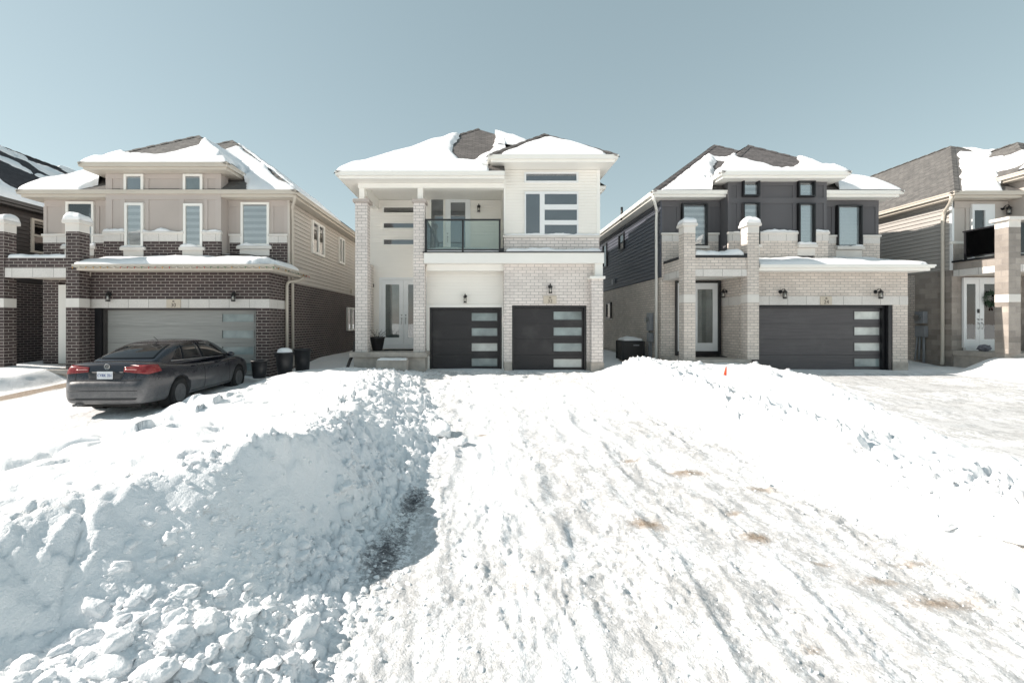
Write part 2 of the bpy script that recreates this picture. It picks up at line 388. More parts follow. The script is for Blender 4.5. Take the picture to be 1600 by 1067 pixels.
# ------------------------------------------------------------ terrain
def terrain(x, y, detail=True):
    """height and wear masks (packed, dirt, asphalt) of the snowy ground"""
    g = np.where(y < 15, -.03*(15-y), 0.0); g = np.maximum(g, -.42)
    wob = .10*fbm(x*1.3, y*1.3, 3, 3)
    xl = ip(y, [0,2.4,3,3.8,5.2,6.2,7,9.3,11.8,13,15], [-.85,-.9,-.95,-1.02,-.80,-.72,-.62,-.95,-1.5,-1.75,-1.75]) + wob*.9
    xr = ip(y, [0,3,4.6,7,10,13,15], [3.7,3.6,3.5,3.4,3.3,3.35,3.6]) + wob
    xc = ip(y, [0,2.2,2.5,3,3.5,4.3,5.2,6.3,7.5,9,11,13], [-3.6,-2.9,-2.66,-2.36,-2.14,-1.74,-1.72,-1.90,-2.0,-2.2,-2.55,-2.7]) + .35*fbm(x*0+1.7, y*1.1, 11, 3)
    zc = ip(y, [0,2.2,2.5,3,3.5,4.3,5.2,6.3,7.5,9,11,12.3,13.2,14], [.24,.29,.37,.50,.54,.50,.42,.33,.31,.31,.29,.24,.16,.04])
    # left lawn level, ridge beside the neighbour's drive
    lawn = g + ip(y, [0,5,8,11,14,16], [.40,.38,.36,.32,.22,.10]) + .07*fbm(x*.55, y*.55, 21, 4) + .012*fbm(x*3, y*6, 22, 3)
    d1 = -.08-.047*np.clip(14-y, 0, 9)                       # neighbour's drive (left)
    e1 = ip(y, [0,5,7,9,11,13,14], [-6.6,-6.2,-5.95,-6.15,-6.05,-6.0,-5.9]) + .25*fbm(x*.9, y*.9, 31, 3)
    ridge1 = .07*np.exp(-((x-e1-.45)/.38)**2)*(.5+1.1*(fbm(x*1.2, y*1.2, 33, 3)+.4))
    lawn = lawn + ridge1
    t = .45*ss(-.35, .25, x-e1) + .55*ss(-.2, 1.9, x-e1)
    left = d1*(1-t) + lawn*t
    wl = -12.4 + .3*fbm(x*.8, y*.8, 35, 3)
    tl = ss(.3, -.5, x-wl)
    left = left*(1-tl) + (d1+.34+.12*fbm(x*.7,y*.7,36,3))*tl
    # plowed bank: back slope, crest, flank
    back = ss(-1.25, 0, x-xc)
    crest = left + (zc-left)*back
    fl = np.clip((x-xc)/np.maximum(xl-xc, .15), 0, 1)
    steep = ip(y, [0,2.6,3.4,5.2,6], [.55,.6,.78,.76,.5])
    kst = ss(.5,.85,steep); prof = kst*(1-ss(0, 1, fl**.85)) + (1-kst)*(1-ss(0,1,fl)*.35-.65*fl)
    near = ss(3.1, 2.3, y)
    # debris skirt in the near foreground: flank drops quickly to a shelf, then slopes to the drive
    shelf = np.interp(fl, [0,.12,.28,.5,.8,1], [1,.88,.55,.48,.2,0])
    prof = prof*(1-near) + shelf*near
    z = np.where(x < xc, crest, g + (zc-g)*prof)
    onbank = ss(-1.1, -.2, x-xc)*ss(.12, -.12, x-xl)
    # right bank, mound, neighbour's drive (right)
    lip = ip(y, [0,4,5,6.8,9,11,12.5,14], [7.2,6.6,6.3,6.6,7.4,8.3,8.7,8.8]) + .25*fbm(x*.8, y*.8, 41, 3)
    rise = ss(-.1, 1.1, x-xr)
    rb = g + .30 + .10*fbm(x*.6, y*.6, 43, 4) + .22*np.exp(-((x-5.3)/1.7)**2-((y-12.6)/1.6)**2) + .10*np.exp(-((x-6.5)/1.6)**2-((y-9)/2.5)**2)
    rb = rb + .16*np.exp(-((x-xr-1.0)/.55)**2)*ss(4.6,6,y)*ss(14,12.5,y) + .10*np.exp(-((x-4.5)/.6)**2-((y-4.0)/.7)**2)
    mid = g*(1-rise) + rb*rise
    d3 = g - .02 + .02*fbm(x*.5, y*2, 45, 3)
    tr = ss(-.35, .35, x-lip)
    rz = mid*(1-tr) + d3*tr
    e3 = 14.9 + .4*fbm(x*.4, y*.6, 47, 3) + .25*np.clip(12-y, 0, 8)
    t4 = ss(0, 1.6, x-e3)
    rz = rz*(1-t4) + (g+.45+.1*fbm(x*.5,y*.5,48,3))*t4
    z = np.where(x > xr-.3, rz, z)
    ondrive = ss(-.05, .25, x-xl)*ss(.25, -.25, x-xr)*ss(15.2, 14.6, y)
    fade = ss(15.4, 13.8, y)
    # beside and behind the houses
    bz = ss(14.6, 16.5, y); z = z*(1-bz) + (.02 + .16*ss(16, 19, y) + .05*fbm(x*.5,y*.5,50,3))*bz
    z = np.where(y > 14.7, np.minimum(z, .02 + .18*ss(15.5, 19, y) + (.12 if True else 0)*0), z)
    wear = np.zeros(x.shape + (3,))
    onlip = np.exp(-((x-lip+.1)/.6)**2)*fade
    if detail:
        c1 = lumps(x*4.2 + .6*fbm(x*3,y*3,60,2), y*4.2, 61); c2 = lumps(x*10, y*10, 63); c3 = lumps(x*23, y*23, 65)
        rough = onbank*fade
        flank = rough*ss(-.15, .15, x-xc)
        smooth_wall = ss(.35,.55, fbm(x*.9+2,y*.9,71,2)+.5)*flank*ss(.75,.5,fl)*ss(2.6,3.2,y)*ss(6,5,y)
        amp = np.clip(rough*(1-.75*smooth_wall), 0, 1)
        far_ = ss(5.3,6.3,y); amp = amp*(1-.50*ss(3.6,2.9,y)*ss(.5,.3,fl)*ss(-.5,-.1,x-xc)); amp = amp*(1-.40*ss(.12,-.12,fbm(x*1.1,y*1.1,161,3))); c1 = np.where(fbm(x*.8,y*.8,171,2) > .02, c1, .6*c1+.4*lumps(x*2.3+.5*fbm(x*2,y*2,173,2), y*2.3, 175))
        z = z + amp*((.085+.05*far_)*(c1-.35)*ss(-.9,-.2,x-xc)*(1-.6*near) + .05*(c2-.35) + .020*(c3-.3))
        z = z + rough*ss(-.3,.1,x-xc)*(.10*fbm(x*1.7+3,y*1.7,181,3) + .11*(lumps(x*2.1+.5*fbm(x*2,y*2,183,2), y*2.1, 185)-.45)*ss(-.05,.2,fbm(x*.9,y*.9,187,2)))
        z = z + amp*(.08*fbm(x*4, y*4, 73, 3) + .035*fbm(x*13, y*13, 74, 3)*(1-.5*smooth_wall))
        # crumbs thrown over the crest on to the lawn
        thrown = ss(-2.2, -.9, x-xc)*ss(.05, -.35, x-xc)*fade*ss(.0, .25, fbm(x*1.4, y*1.4, 75, 3)+.18)
        z = z + thrown*(.06*c2*(.4+.6*c1) + .022*c3)
        # lawn left: soft scallops and stray marks
        lz = ss(-.9, -1.8, x-xc)*ss(.2, .8, x-e1)*fade
        z = z + lz*(.055*np.abs(fbm(x*2.0+.9*y, y*1.0, 77, 4)) + .020*fbm(x*7, y*7, 78, 4)*ss(-.1,.2,fbm(x*.8,y*.8,143,2)))
        z = z + lz*ss(5.6,4.2,y)*(.05*fbm(x*3.2+.5*y,y*3.2,163,4) + .03*fbm(x*9,y*9,165,3)) + lz*ss(4.5,6,y)*ss(10.5,8.5,y)*.10*fbm(x*.9+.3*y,y*1.3,167,3)
        mk = np.clip(lumps(x*2.3, y*2.3, 79)-.70, 0, 1)*lz*ss(0,.2,fbm(x*.7,y*.7,145,2)); z = z - .30*mk
        rl = ss(-.2,.5,np.abs(0)+ridge1*8)*fade
        z = z + np.where((x>e1-.4)&(x<e1+1.2), .22*(lumps(x*1.5+.4*fbm(x*2,y*2,82,2),y*1.9,81)-.4)*fade*ss(12,8,y), 0)
        # main drive: ruts running to the street, a little curved, loose crumbs
        s_ = x + .035*(np.clip(9-y,0,9))**1.35*.35*np.sign(x-1.0)*-.6 + .30*fbm(x*.5, y*.5, 83, 3)
        rut = 0; rid = 0
        for cx, wd, dp in ((-.25,.10,.028),(.35,.12,.035),(.95,.16,.040),(1.45,.09,.03),(1.9,.15,.04),(2.35,.10,.026),(2.8,.16,.04),(3.15,.08,.03)):
            k = .55+1.1*fbm(y*.45+cx*7, x*0+cx*3, 85, 3)
            d = s_-cx-.12*fbm(y*.5, x*0+cx*5, 87, 2)
            rut = rut + dp*np.clip(k,.1,1.4)*np.exp(-(d/wd)**2)*(1+.22*np.sin((y+.12*np.abs(d)/wd)*2*math.pi/.075))
            rid = rid + dp*.9*np.clip(k,.1,1.4)*np.exp(-((np.abs(d)-wd*1.5)/(wd*.4))**2)
        aniso = fbm(s_*5.5, y*1.7, 89, 4)
        brk = ss(-.12,.25,fbm(x*1.1,y*.8,133,3)); rut = rut*(.25+.75*brk); rid = rid*(.15+.85*brk)
        z = z + ondrive*(-.55*rut + .6*rid + .022*aniso + .018*fbm(x*3.1, y*2.2, 151, 4) + .022*np.clip(fbm(s_*2.2, y*.6, 135, 4)-.08,0,1) + .014*fbm(x*7, y*5, 91, 4) + .035*np.clip(lumps(x*15,y*12,93)-.5,0,1)*ss(.0,.25,fbm(x*1.7,y*1.2,147,3)) + .03*np.clip(lumps(x*8,y*6,93)-.62,0,1)*ss(-.1,.3,fbm(x*.9,y*.9,94,3)+.1))
        fp_ = np.clip(lumps(x*3.1, y*2.3, 95)-.62, 0, 1); z = z - ondrive*.09*fp_*ss(8, 13, y)*0.5 - ondrive*.05*fp_
        # crumbly edges of the drive, right bank lumps
        edge = np.exp(-((x-xr-.1)/.5)**2)*fade
        z = z + edge*(.05*(c1-.4)+.03*(c2-.4)) + .045*np.exp(-((x-xl+.05)/.3)**2)*fade*(c2-.3)
        rbk = ss(.3,.9,x-xr)*ss(.3,-.2,x-lip)*fade
        band = np.clip(np.exp(-((x-xr-.9)/.75)**2)*ss(4.8,6.5,y)*ss(14.5,13.5,y) + np.exp(-((x-4.6)/.8)**2-((y-3.9)/.9)**2) + onlip*.35, 0, 1)
        patchy = ss(.08,.28, fbm(x*1.1,y*1.1,97,3)+.05)
        z = z + rbk*(.012*fbm(x*4,y*4,98,3)) + rbk*np.clip(band+.45*patchy,0,1)*(.24*np.clip(c1-.42,0,1)+.12*np.clip(c2-.45,0,1)+.03*c3) - rbk*.32*np.clip(lumps(x*2.2,y*1.7,149)-.74,0,1)
        # right-hand drive: long soft wind streaks
        dr3 = ss(.2,.8,x-lip)*ss(.6,-.3,x-e3)*fade
        z = z + dr3*.03*ss(.1,.35,fbm(x*.5+y*.3, y*2.2, 99, 3)+.12)
        # left-hand drive: packed ruts
        dr1 = ss(.4,-.2,x-e1)*ss(-.3,.2,x-wl)*fade
        z = z + dr1*(.02*fbm(x*4,y*1.2,101,4)+.02*(c2-.4)*ss(0,.3,fbm(x,y,103,2)))
        pk = ondrive*np.clip(.60 + .42*ss(11.5,5,y) + .9*fbm(x*.55, y*.4, 105, 3), 0, .88)
        pk = pk*np.clip(1.0 - .75*np.exp(-((x-.1)/.5)**2)*ss(3,5,y) , 0, 1)
        wear[...,0] = np.clip(pk+ondrive*.6*ss(6,3,y)*ss(.3,2.5,x) + .55*dr1*(.6+fbm(x*.8,y*.6,106,2)) + .5*edge*ss(.0,.3,fbm(x*2,y*2,107,2)) , 0, .88) + dr3*np.clip(.955-.12*ss(.02,.25,fbm(x*.35+y*.25, y*1.6, 141, 4)), 0, 1)
        dirt = np.zeros(x.shape)
        for dx, dy, sx, sy, a in ((1.55,4.25,.17,.11,.95),(2.42,4.0,.14,.10,.9),(2.5,4.5,.10,.06,.7),(2.55,5.6,.30,.11,.8),(2.0,6.1,.15,.09,.75),(3.15,5.1,.22,.08,.75),
                                  (3.15,3.12,.30,.09,.72),(2.95,3.36,.22,.05,.65),(3.4,3.6,.22,.04,.6),(4.65,3.75,.13,.12,.8),(4.95,4.2,.35,.06,.55),(2.7,3.6,.10,.05,.6),(.0,7.35,.10,.05,.95),
                                  (1.0,6.6,.10,.06,.5),(1.95,2.7,.1,.05,.6),(3.75,6.9,.10,.35,.55),(.28,3.3,.10,.08,.4),(4.6,8.2,.12,.2,.5),(-.4,8.8,.15,.1,.35),(4.15,3.45,.2,.09,.6)):
            dirt = dirt + a*np.exp(-((x-dx)/sx)**2-((y-dy)/sy)**2)
        dirt = dirt + .30*rough*ss(.15,.4,fbm(x*2.5,y*2.5,109,3))*(1-c2)
        strip = np.exp(-((x+11.5+.12*fbm(y*.8,y*0,111,2))/.30)**4)*ss(7.5,9.5,y)*ss(13.6,12.8,y)
        wear[...,1] = np.clip(dirt + strip*1.1 + .25*dr1*ss(.1,.4,fbm(x*1.5,y*.5,113,3)), 0, 1)
        asp = np.exp(-(((x+.80)/.36)**2+((y-3.75)/.85)**2)) + .85*np.exp(-(((x+.70)/.24)**2+((y-4.9)/.5)**2))
        z = z*(1-.0*asp) - .03*np.clip(asp,0,1)*ondrive
        under_car = np.exp(-((x+7.4)/.75)**4-((y-11.2)/2.1)**6)
        wear[...,2] = np.clip(asp*.72*ss(-.16,.02,x-xl), 0, 1) + .55*under_car
    return z, wear

def H(px, py):
    a = np.array([float(px)]); b = np.array([float(py)])
    return float(terrain(a, b)[0][0])

NR, NC = 640, 900
yy = .9*np.exp(np.linspace(0, math.log(46/.9), NR))
uu = np.linspace(-1, 1, NC); uu = uu*.75 + .25*uu**3
GY = np.repeat(yy[:,None], NC, 1); GX = uu[None,:]*(1.32*GY+3.6)
GZ, GW = terrain(GX, GY)
bd = np.minimum(ss(0, .03, 1-np.abs(uu))[None,:]*np.ones_like(GY), np.minimum(ss(.9,1.05,GY), ss(46,43,GY)))
GZ = GZ*bd + (-.62)*(1-bd)
verts = np.stack([GX, GY, GZ], -1).reshape(-1, 3)
idx = np.arange(NR*NC).reshape(NR, NC)
quads = np.stack([idx[:-1,:-1], idx[:-1,1:], idx[1:,1:], idx[1:,:-1]], -1).reshape(-1, 4)
me = bpy.data.meshes.new('snowy_ground')
me.vertices.add(len(verts)); me.vertices.foreach_set('co', verts.ravel())
me.loops.add(quads.size); me.loops.foreach_set('vertex_index', quads.ravel().astype(np.int32))
me.polygons.add(len(quads)); me.polygons.foreach_set('loop_start', (np.arange(len(quads))*4).astype(np.int32))
me.update(calc_edges=True)
ca = me.color_attributes.new('wear', 'FLOAT_COLOR', 'POINT')
ca.data.foreach_set('color', np.concatenate([GW.reshape(-1,3), np.ones((len(verts),1))], 1).astype(np.float32).ravel())
me.polygons.foreach_set('use_smooth', np.ones(len(quads), bool))
me.materials.append(M['snow_ground'])
o = bpy.data.objects.new('ground', me); COL.objects.link(o); tag(o, kind='structure')
MB().poly([(-900,-900,-.5),(900,-900,-.5),(900,900,-.5),(-900,900,-.5)], [(0,1,2,3)]).build('terrain', 'snow')['kind'] = 'structure'

# ------------------------------------------------------------ house parts
def window(parent, face, u0, u1, v0, v1, frame, back, fw=.06, proud=.07, cells=None, glass='glass', name='window', back_name='blind', depth0=.0, bev=.006):
    W, Hh = u1-u0, v1-v0
    if cells is None: cells = [(fw/W, 1-fw/W, fw/Hh, 1-fw/Hh)]
    cs = [(u0+a*W, u0+b*W, v0+c*Hh, v0+d*Hh) for a,b,c,d in cells]
    us = sorted({u0,u1,*[c[0] for c in cs],*[c[1] for c in cs]}); vs = sorted({v0,v1,*[c[2] for c in cs],*[c[3] for c in cs]})
    f = MB()
    for i in range(len(us)-1):
        j = 0
        while j < len(vs)-1:
            um = (us[i]+us[i+1])/2
            solid = lambda k: not any(c[0] < um < c[1] and c[2] < (vs[k]+vs[k+1])/2 < c[3] for c in cs)
            if not solid(j): j += 1; continue
            k = j
            while k+1 < len(vs)-1 and solid(k+1): k += 1
            f.fbox(face, us[i], us[i+1], vs[j], vs[k+1], depth0, depth0+proud); j = k+1
    fo = f.build(name, frame, parent)
    p = MB(); b = MB()
    for c in cs:
        p.fbox(face, c[0]-.004, c[1]+.004, c[2]-.004, c[3]+.004, depth0+.040, depth0+.046)
        b.fbox(face, c[0]-.003, c[1]+.003, c[2]-.003, c[3]+.003, depth0+.021, depth0+.027)
    p.build('pane', glass, fo); b.build(back_name, back, fo)
    return fo
def sill(parent, face, u0, u1, v1, h=.09, d=.11, mat='stone_plain', snow=False):
    s = MB().fbox(face, u0, u1, v1-h, v1, .0, d).build('window_sill', mat, parent, bevel=.01)
    if snow: snow_strip(parent, face, u0+.02, u1-.02, v1, d, .07)
    return s
def snow_heap(x0, x1, y0, y1, z, h, parent, seed=0, name='snow_cap', edge=.10, step=.025, rough=.3):
    """a soft cushion of snow with rounded edges lying on a flat top"""
    nx = max(6, int((x1-x0)/step)); ny = max(5, int((y1-y0)/step)); nx = min(nx, 220); ny = min(ny, 60)
    xs = np.linspace(x0, x1, nx); ys = np.linspace(y0, y1, ny); gx, gy = np.meshgrid(xs, ys)
    d = np.minimum(np.minimum(gx-x0, x1-gx), np.minimum(gy-y0, y1-gy))
    e = min(edge, (y1-y0)/2, (x1-x0)/2)
    t = np.sqrt(np.clip(1-(1-np.clip(d/e,0,1))**2, 0, 1))
    zz = z + .003 + h*t*(1+rough*2*fbm(gx*2.3+seed, gy*2.3, 200+seed, 4)) + .012*t*fbm(gx*14,gy*14,210+seed,2)
    jx = gx + (1-t)*.02*fbm(gx*9, gy*9, 220+seed, 2); jy = gy + (1-t)*.03*fbm(gx*7, gy*7, 222+seed, 2)
    b = MB(); b.v = [tuple(p) for p in np.stack([jx,jy,zz],-1).reshape(-1,3)]
    b.f = [(j*nx+i, j*nx+i+1, (j+1)*nx+i+1, (j+1)*nx+i) for j in range(ny-1) for i in range(nx-1)]
    n0 = len(b.v)                                      # closed underside
    ring = [i for i in range(nx)] + [(j+1)*nx-1 for j in range(1,ny)] + [(ny-1)*nx+i for i in range(nx-2,-1,-1)] + [j*nx for j in range(ny-2,0,-1)]
    b.f.append(tuple(reversed(ring)))
    return b.build(name, 'snow', parent, smooth=True)
def snow_strip(parent, face, u0, u1, v, d, h, seed=None):
    seed = seed if seed is not None else int(abs(u0*37+v*11)) % 90
    a = fp(face, u0, v, .0); b = fp(face, u1, v, d-.01)
    return snow_heap(min(a[0],b[0]), max(a[0],b[0]), min(a[1],b[1]), max(a[1],b[1]), v, h, parent, seed, 'ledge_snow', edge=.06, step=.02, rough=.7)
def hip(x0, x1, y0, y1, z, tan):
    return dict(x0=x0, x1=x1, y0=y0, y1=y1, z=z, t=tan)
def hip_mesh(b, r):
    x0,x1,y0,y1,z,t = r['x0'],r['x1'],r['y0'],r['y1'],r['z'],r['t']
    wd = (x1-x0)/2; xc = (x0+x1)/2; zt = z+wd*t
    b.poly([(x0,y0,z),(x1,y0,z),(x1,y1,z),(x0,y1,z),(xc,y0+wd,zt),(xc,y1-wd,zt)], [(0,1,4),(1,2,5,4),(2,3,5),(3,0,4,5)])
def ridge_caps(b, r, h=.03, wd=.12, only=None):
    x0,x1,y0,y1,z,t = r['x0'],r['x1'],r['y0'],r['y1'],r['z'],r['t']
    wd2 = (x1-x0)/2; xc = (x0+x1)/2; zt = z+wd2*t
    for ii, (a, c) in enumerate((((x0,y0,z),(xc,y0+wd2,zt)),((x1,y0,z),(xc,y0+wd2,zt)),((xc,y0+wd2,zt),(xc,y1-wd2,zt)))):
        if only and ii not in only: continue
        a = Vector(a)+Vector((0,0,.006)); c = Vector(c)+Vector((0,0,.006)); n = max(2, int((c-a).length/.22))
        for i in range(n):
            p = a.lerp(c, i/n); q = a.lerp(c, (i+1.05)/n)
            dr = (q-p).normalized(); sd_ = dr.cross(Vector((0,0,1))).normalized()*wd
            dn = Vector((0,0,-wd*t*.72)); up = Vector((0,0,.014*(i%2)+.006))
            b.poly([p+sd_+dn+up, p+up+Vector((0,0,.012)), p-sd_+dn+up, q+sd_+dn+up, q+up+Vector((0,0,.012)), q-sd_+dn+up], [(0,1,4,3),(1,2,5,4),(0,3,5,2)])
def eave_mesh(b, r, fh=.20):
    x0,x1,y0,y1,z = r['x0'],r['x1'],r['y0'],r['y1'],r['z']
    b.box(x0,x1,y0,y1,z-.115,z-.004)
    b.box(x0+.085,x1-.085,y0+.085,y1-.085,z-fh,z-.118)
    b.box(x0-.018,x1+.018,y0-.018,y0-.002,z-.035,z+.012)       # gutter lip
    b.box(x0-.018,x0-.002,y0,y1,z-.035,z+.012); b.box(x1+.002,x1+.018,y0,y1,z-.035,z+.012)
def roof_height(rs, x, y):
    z = np.full(x.shape, -9.0); d = np.full(x.shape, -9.0)
    for r in rs:
        e = np.minimum(np.minimum(x-r['x0'], r['x1']-x), np.minimum(y-r['y0'], r['y1']-y))
        h = np.where(e >= -1e-6, r['z']+r['t']*e, -9.0)
        m = h > z; z = np.where(m, h, z); d = np.where(m, e, d)
    return z, d
def poly_sd(poly, x, y):
    """signed distance to a plan polygon, negative inside"""
    n = len(poly); d = np.full(x.shape, 1e9); ins = np.zeros(x.shape, bool)
    for i in range(n):
        ax, ay = poly[i]; bx, by = poly[(i+1) % n]
        ex, ey = bx-ax, by-ay; t = np.clip(((x-ax)*ex+(y-ay)*ey)/(ex*ex+ey*ey), 0, 1)
        d = np.minimum(d, np.hypot(x-ax-t*ex, y-ay-t*ey))
        c = ((ay > y) != (by > y)) & (x < (bx-ax)*(y-ay)/((by-ay) if by != ay else 1e-9)+ax)
        ins ^= c
    return np.where(ins, -d, d)
def roof_snow(parent, rs, x0, x1, y0, y1, T, bare=(), seed=0, hipbare=(), step=.05, soft=.16, mask=None, name='roof_snow', eavecut=.02, smooth=True):
    nx = int((x1-x0)/step); ny = int((y1-y0)/step)
    xs = np.linspace(x0, x1, nx); ys = np.linspace(y0, y1, ny); gx, gy = np.meshgrid(xs, ys)
    z, e = roof_height(rs, gx, gy)
    if smooth:                                            # snow bridges valleys and rounds ridges
        zs = z.copy(); ok = z > -5
        for _ in range(5):
            p = np.pad(zs, 1, mode='edge'); po = np.pad(ok.astype(float), 1, mode='edge')
            sm = sum(p[a:a+ny,b:b+nx]*po[a:a+ny,b:b+nx] for a in range(3) for b in range(3)); ct = sum(po[a:a+ny,b:b+nx] for a in range(3) for b in range(3))
            zs = np.where(ok, sm/np.maximum(ct,1), z)
        zs = np.where(e > .25, np.maximum(zs, z-.05), z)
    else: zs = z
    wn = .16*fbm(gx*1.6, gy*1.6, 300+seed, 3) + .05*fbm(gx*6, gy*6, 305+seed, 3)
    m = np.clip((e-eavecut)/.55, 0, 1)
    for p in bare: m = np.minimum(m, np.clip((poly_sd(p, gx, gy)+wn)/soft, 0, 1))
    for (ax,ay,bx,by,wd) in hipbare:                      # strip along a hip, in plan
        L = math.hypot(bx-ax, by-ay); ux, uy = (bx-ax)/L, (by-ay)/L
        t = np.clip((gx-ax)*ux+(gy-ay)*uy, 0, L); dd = np.hypot(gx-ax-t*ux, gy-ay-t*uy)
        m = np.minimum(m, np.clip((dd-wd+wn*.5)/soft, 0, 1))
    if mask is not None: m = np.minimum(m, mask(gx, gy, wn))
    m = np.where(z < -5, 0, m)
    t = T*np.sqrt(np.clip(1-(1-m)**2, 0, 1))*(1+.8*fbm(gx*.6, gy*.8, 310+seed, 3)) + m*(.035*fbm(gx*1.7, gy*2.2, 312+seed, 3) + .012*fbm(gx*8, gy*8, 315+seed, 3))
    zz = np.where(m > .004, np.maximum(zs*np.clip(m*2,0,1)+z*(1-np.clip(m*2,0,1)), z)+t+.004, z-.03)
    good = z > -5
    b = MB(); b.v = [tuple(p) for p in np.stack([gx,gy,np.where(good,zz,0)],-1).reshape(-1,3)]
    act = m > .004
    for j in range(ny-1):
        for i in range(nx-1):
            if good[j,i] and good[j,i+1] and good[j+1,i] and good[j+1,i+1] and (act[j,i] or act[j,i+1] or act[j+1,i] or act[j+1,i+1]):
                b.f.append((j*nx+i, j*nx+i+1, (j+1)*nx+i+1, (j+1)*nx+i))
    return b.build(name, 'snow', parent, smooth=True)
def downspout(parent, pts, mat, wd=.045):
    P = [Vector(p) for p in pts]; sm = [P[0]]
    for i in range(1, len(P)-1):
        a = P[i].lerp(P[i-1], min(.5, .12/(P[i]-P[i-1]).length)); c = P[i].lerp(P[i+1], min(.5, .12/(P[i]-P[i+1]).length))
        for t in (0,.33,.67,1): sm.append(a.lerp(P[i], t).lerp(P[i].lerp(c, t), t))
    sm.append(P[-1])
    return MB().tube(sm, wd, 8).build('downspout', mat, parent, smooth=True)
def wall_lamp(parent, x, y, z, s=1.0, face='F', side=0):
    """carriage lantern: back plate, arm, cap and cage in metal, glass inside; built facing -Y at its wall"""
    b = MB()
    def Q(px, py, pz):                                   # local: px sideways, py away from the wall
        return (x+px*s, y-py*s, z+pz*s) if face == 'F' else (x-py*s, y+px*s, z+pz*s)
    ox = side
    b.lathe([(.002,-.015),(.06,-.012),(.06,.004),(.03,.012)], (0,0,0), 14, 'y'); b.v = [Q(vx*1.0, -vy+.002, vz+.06) for vx,vy,vz in b.v]
    b2 = MB().tube([Q(0,.02,.06), Q(ox*.5,.07,.14), Q(ox,.12,.15), Q(ox,.13,.10)], .011*s, 8)
    cp = MB().lathe([(.004,.13),(.018,.125),(.022,.10),(.055,.075),(.075,.045),(.072,.035)], (0,0,0), 12); cp.v = [Q(ox+vx,.13+vy,vz) for vx,vy,vz in cp.v]
    bs = MB().lathe([(.06,-.165),(.065,-.155),(.05,-.145)], (0,0,0), 12); bs.v = [Q(ox+vx,.13+vy,vz) for vx,vy,vz in bs.v]
    all_ = MB()
    for q in (b,b2,cp,bs): all_.poly(q.v, q.f)
    for k in range(4):
        a = math.pi/4+k*math.pi/2
        all_.tube([Q(ox+.060*math.cos(a),.13+.060*math.sin(a),.04), Q(ox+.056*math.cos(a),.13+.056*math.sin(a),-.155)], .006*s, 5)
    o = all_.build('wall_lamp', 'black_metal', parent)
    g = MB().lathe([(.050,.035),(.046,-.145)], (0,0,0), 12); g.v = [Q(ox+vx,.13+vy,vz) for vx,vy,vz in g.v]
    g.build('lamp_glass', 'lamp_glass', o, smooth=True)
    bl = MB().lathe([(.008,-.1),(.02,-.07),(.02,-.03),(.006,.0)], (0,0,0), 10); bl.v = [Q(ox+vx,.13+vy,vz) for vx,vy,vz in bl.v]
    bl.build('bulb', 'bulb_white', o, smooth=True)
    return o
def garage_door(parent, x0, x1, z0, z1, Y, mat, wx0, wx1, rows, pane_mats, frame=None):
    face = ('F', Y); d = MB(); n = 4; h = (z1-z0)/n
    for i in range(n):
        a, b = z0+i*h+.004, z0+(i+1)*h-.004
        wz0, wz1 = a+h*rows[0], a+h*rows[1]
        d.fbox(face, x0, wx0, a, b, 0, .05); d.fbox(face, wx1, x1, a, b, 0, .05)
        d.fbox(face, wx0, wx1, a, wz0, 0, .05); d.fbox(face, wx0, wx1, wz1, b, 0, .05)
        fw = .03                                          # raised frame round the lite
        d.fbox(face, wx0-fw, wx1+fw, wz1, wz1+fw, .05, .062); d.fbox(face, wx0-fw, wx1+fw, wz0-fw, wz0, .05, .062)
        d.fbox(face, wx0-fw, wx0, wz0, wz1, .05, .062); d.fbox(face, wx1, wx1+fw, wz0, wz1, .05, .062)
    d.fbox(face, x0+.001, x1-.001, z0+.001, z1-.001, -.02, .0)
    g = d.build('garage_door', mat, parent)
    for i in range(n):
        a = z0+i*h+.004
        MB().fbox(face, wx0, wx1, a+h*rows[0], a+h*rows[1], .012, .03).build('pane', pane_mats[i], g)
    if frame: 
        f = MB(); fm, t = frame
        f.fbox(face, x0-t, x0-.002, z0, z1+t, -.02, .16); f.fbox(face, x1+.002, x1+t, z0, z1+t, -.02, .16); f.fbox(face, x0-.001, x1+.001, z1+.002, z1+t, -.02, .16)
        f.build('door_frame', fm, g)
    return g
def handle_set(parent, x, y, z, mat='silver'):
    b = MB()
    b.lathe([(.002,-.02),(.03,-.015),(.03,0)], (x,y,z+.14), 12, 'y')
    b.lathe([(.002,-.02),(.028,-.012),(.028,0)], (x,y,z+.02), 12, 'y')
    b.tube([(x,y-.01,z), (x,y-.05,z-.02), (x,y-.055,z-.10), (x,y-.03,z-.18), (x,y-.005,z-.19)], .011, 8)
    return b.build('handle', mat, parent, smooth=True)
def number_plaque(parent, x0, x1, z0, z1, Y, txt):
    p = MB().fbox(('F',Y), x0, x1, z0, z1, .0, .022).build('house_number', 'plaque', parent, bevel=.004)
    xc = (x0+x1)/2; h = z1-z0
    front_text(txt, h*.62, xc, Y-.0235, z0+h*.30, 'ink', p, 'numerals')
    e = MB()                                             # small crest above the number
    for k in range(3):
        e.fbox(('F',Y), xc-.035+.026*k, xc-.018+.026*k, z0+h*.70, z0+h*(.80+.05*(k%2)), .022, .025)
    e.fbox(('F',Y), xc-.03, xc+.03, z0+h*.665, z0+h*.69, .022, .025)
    e.build('crest', 'ink', p)
    return p
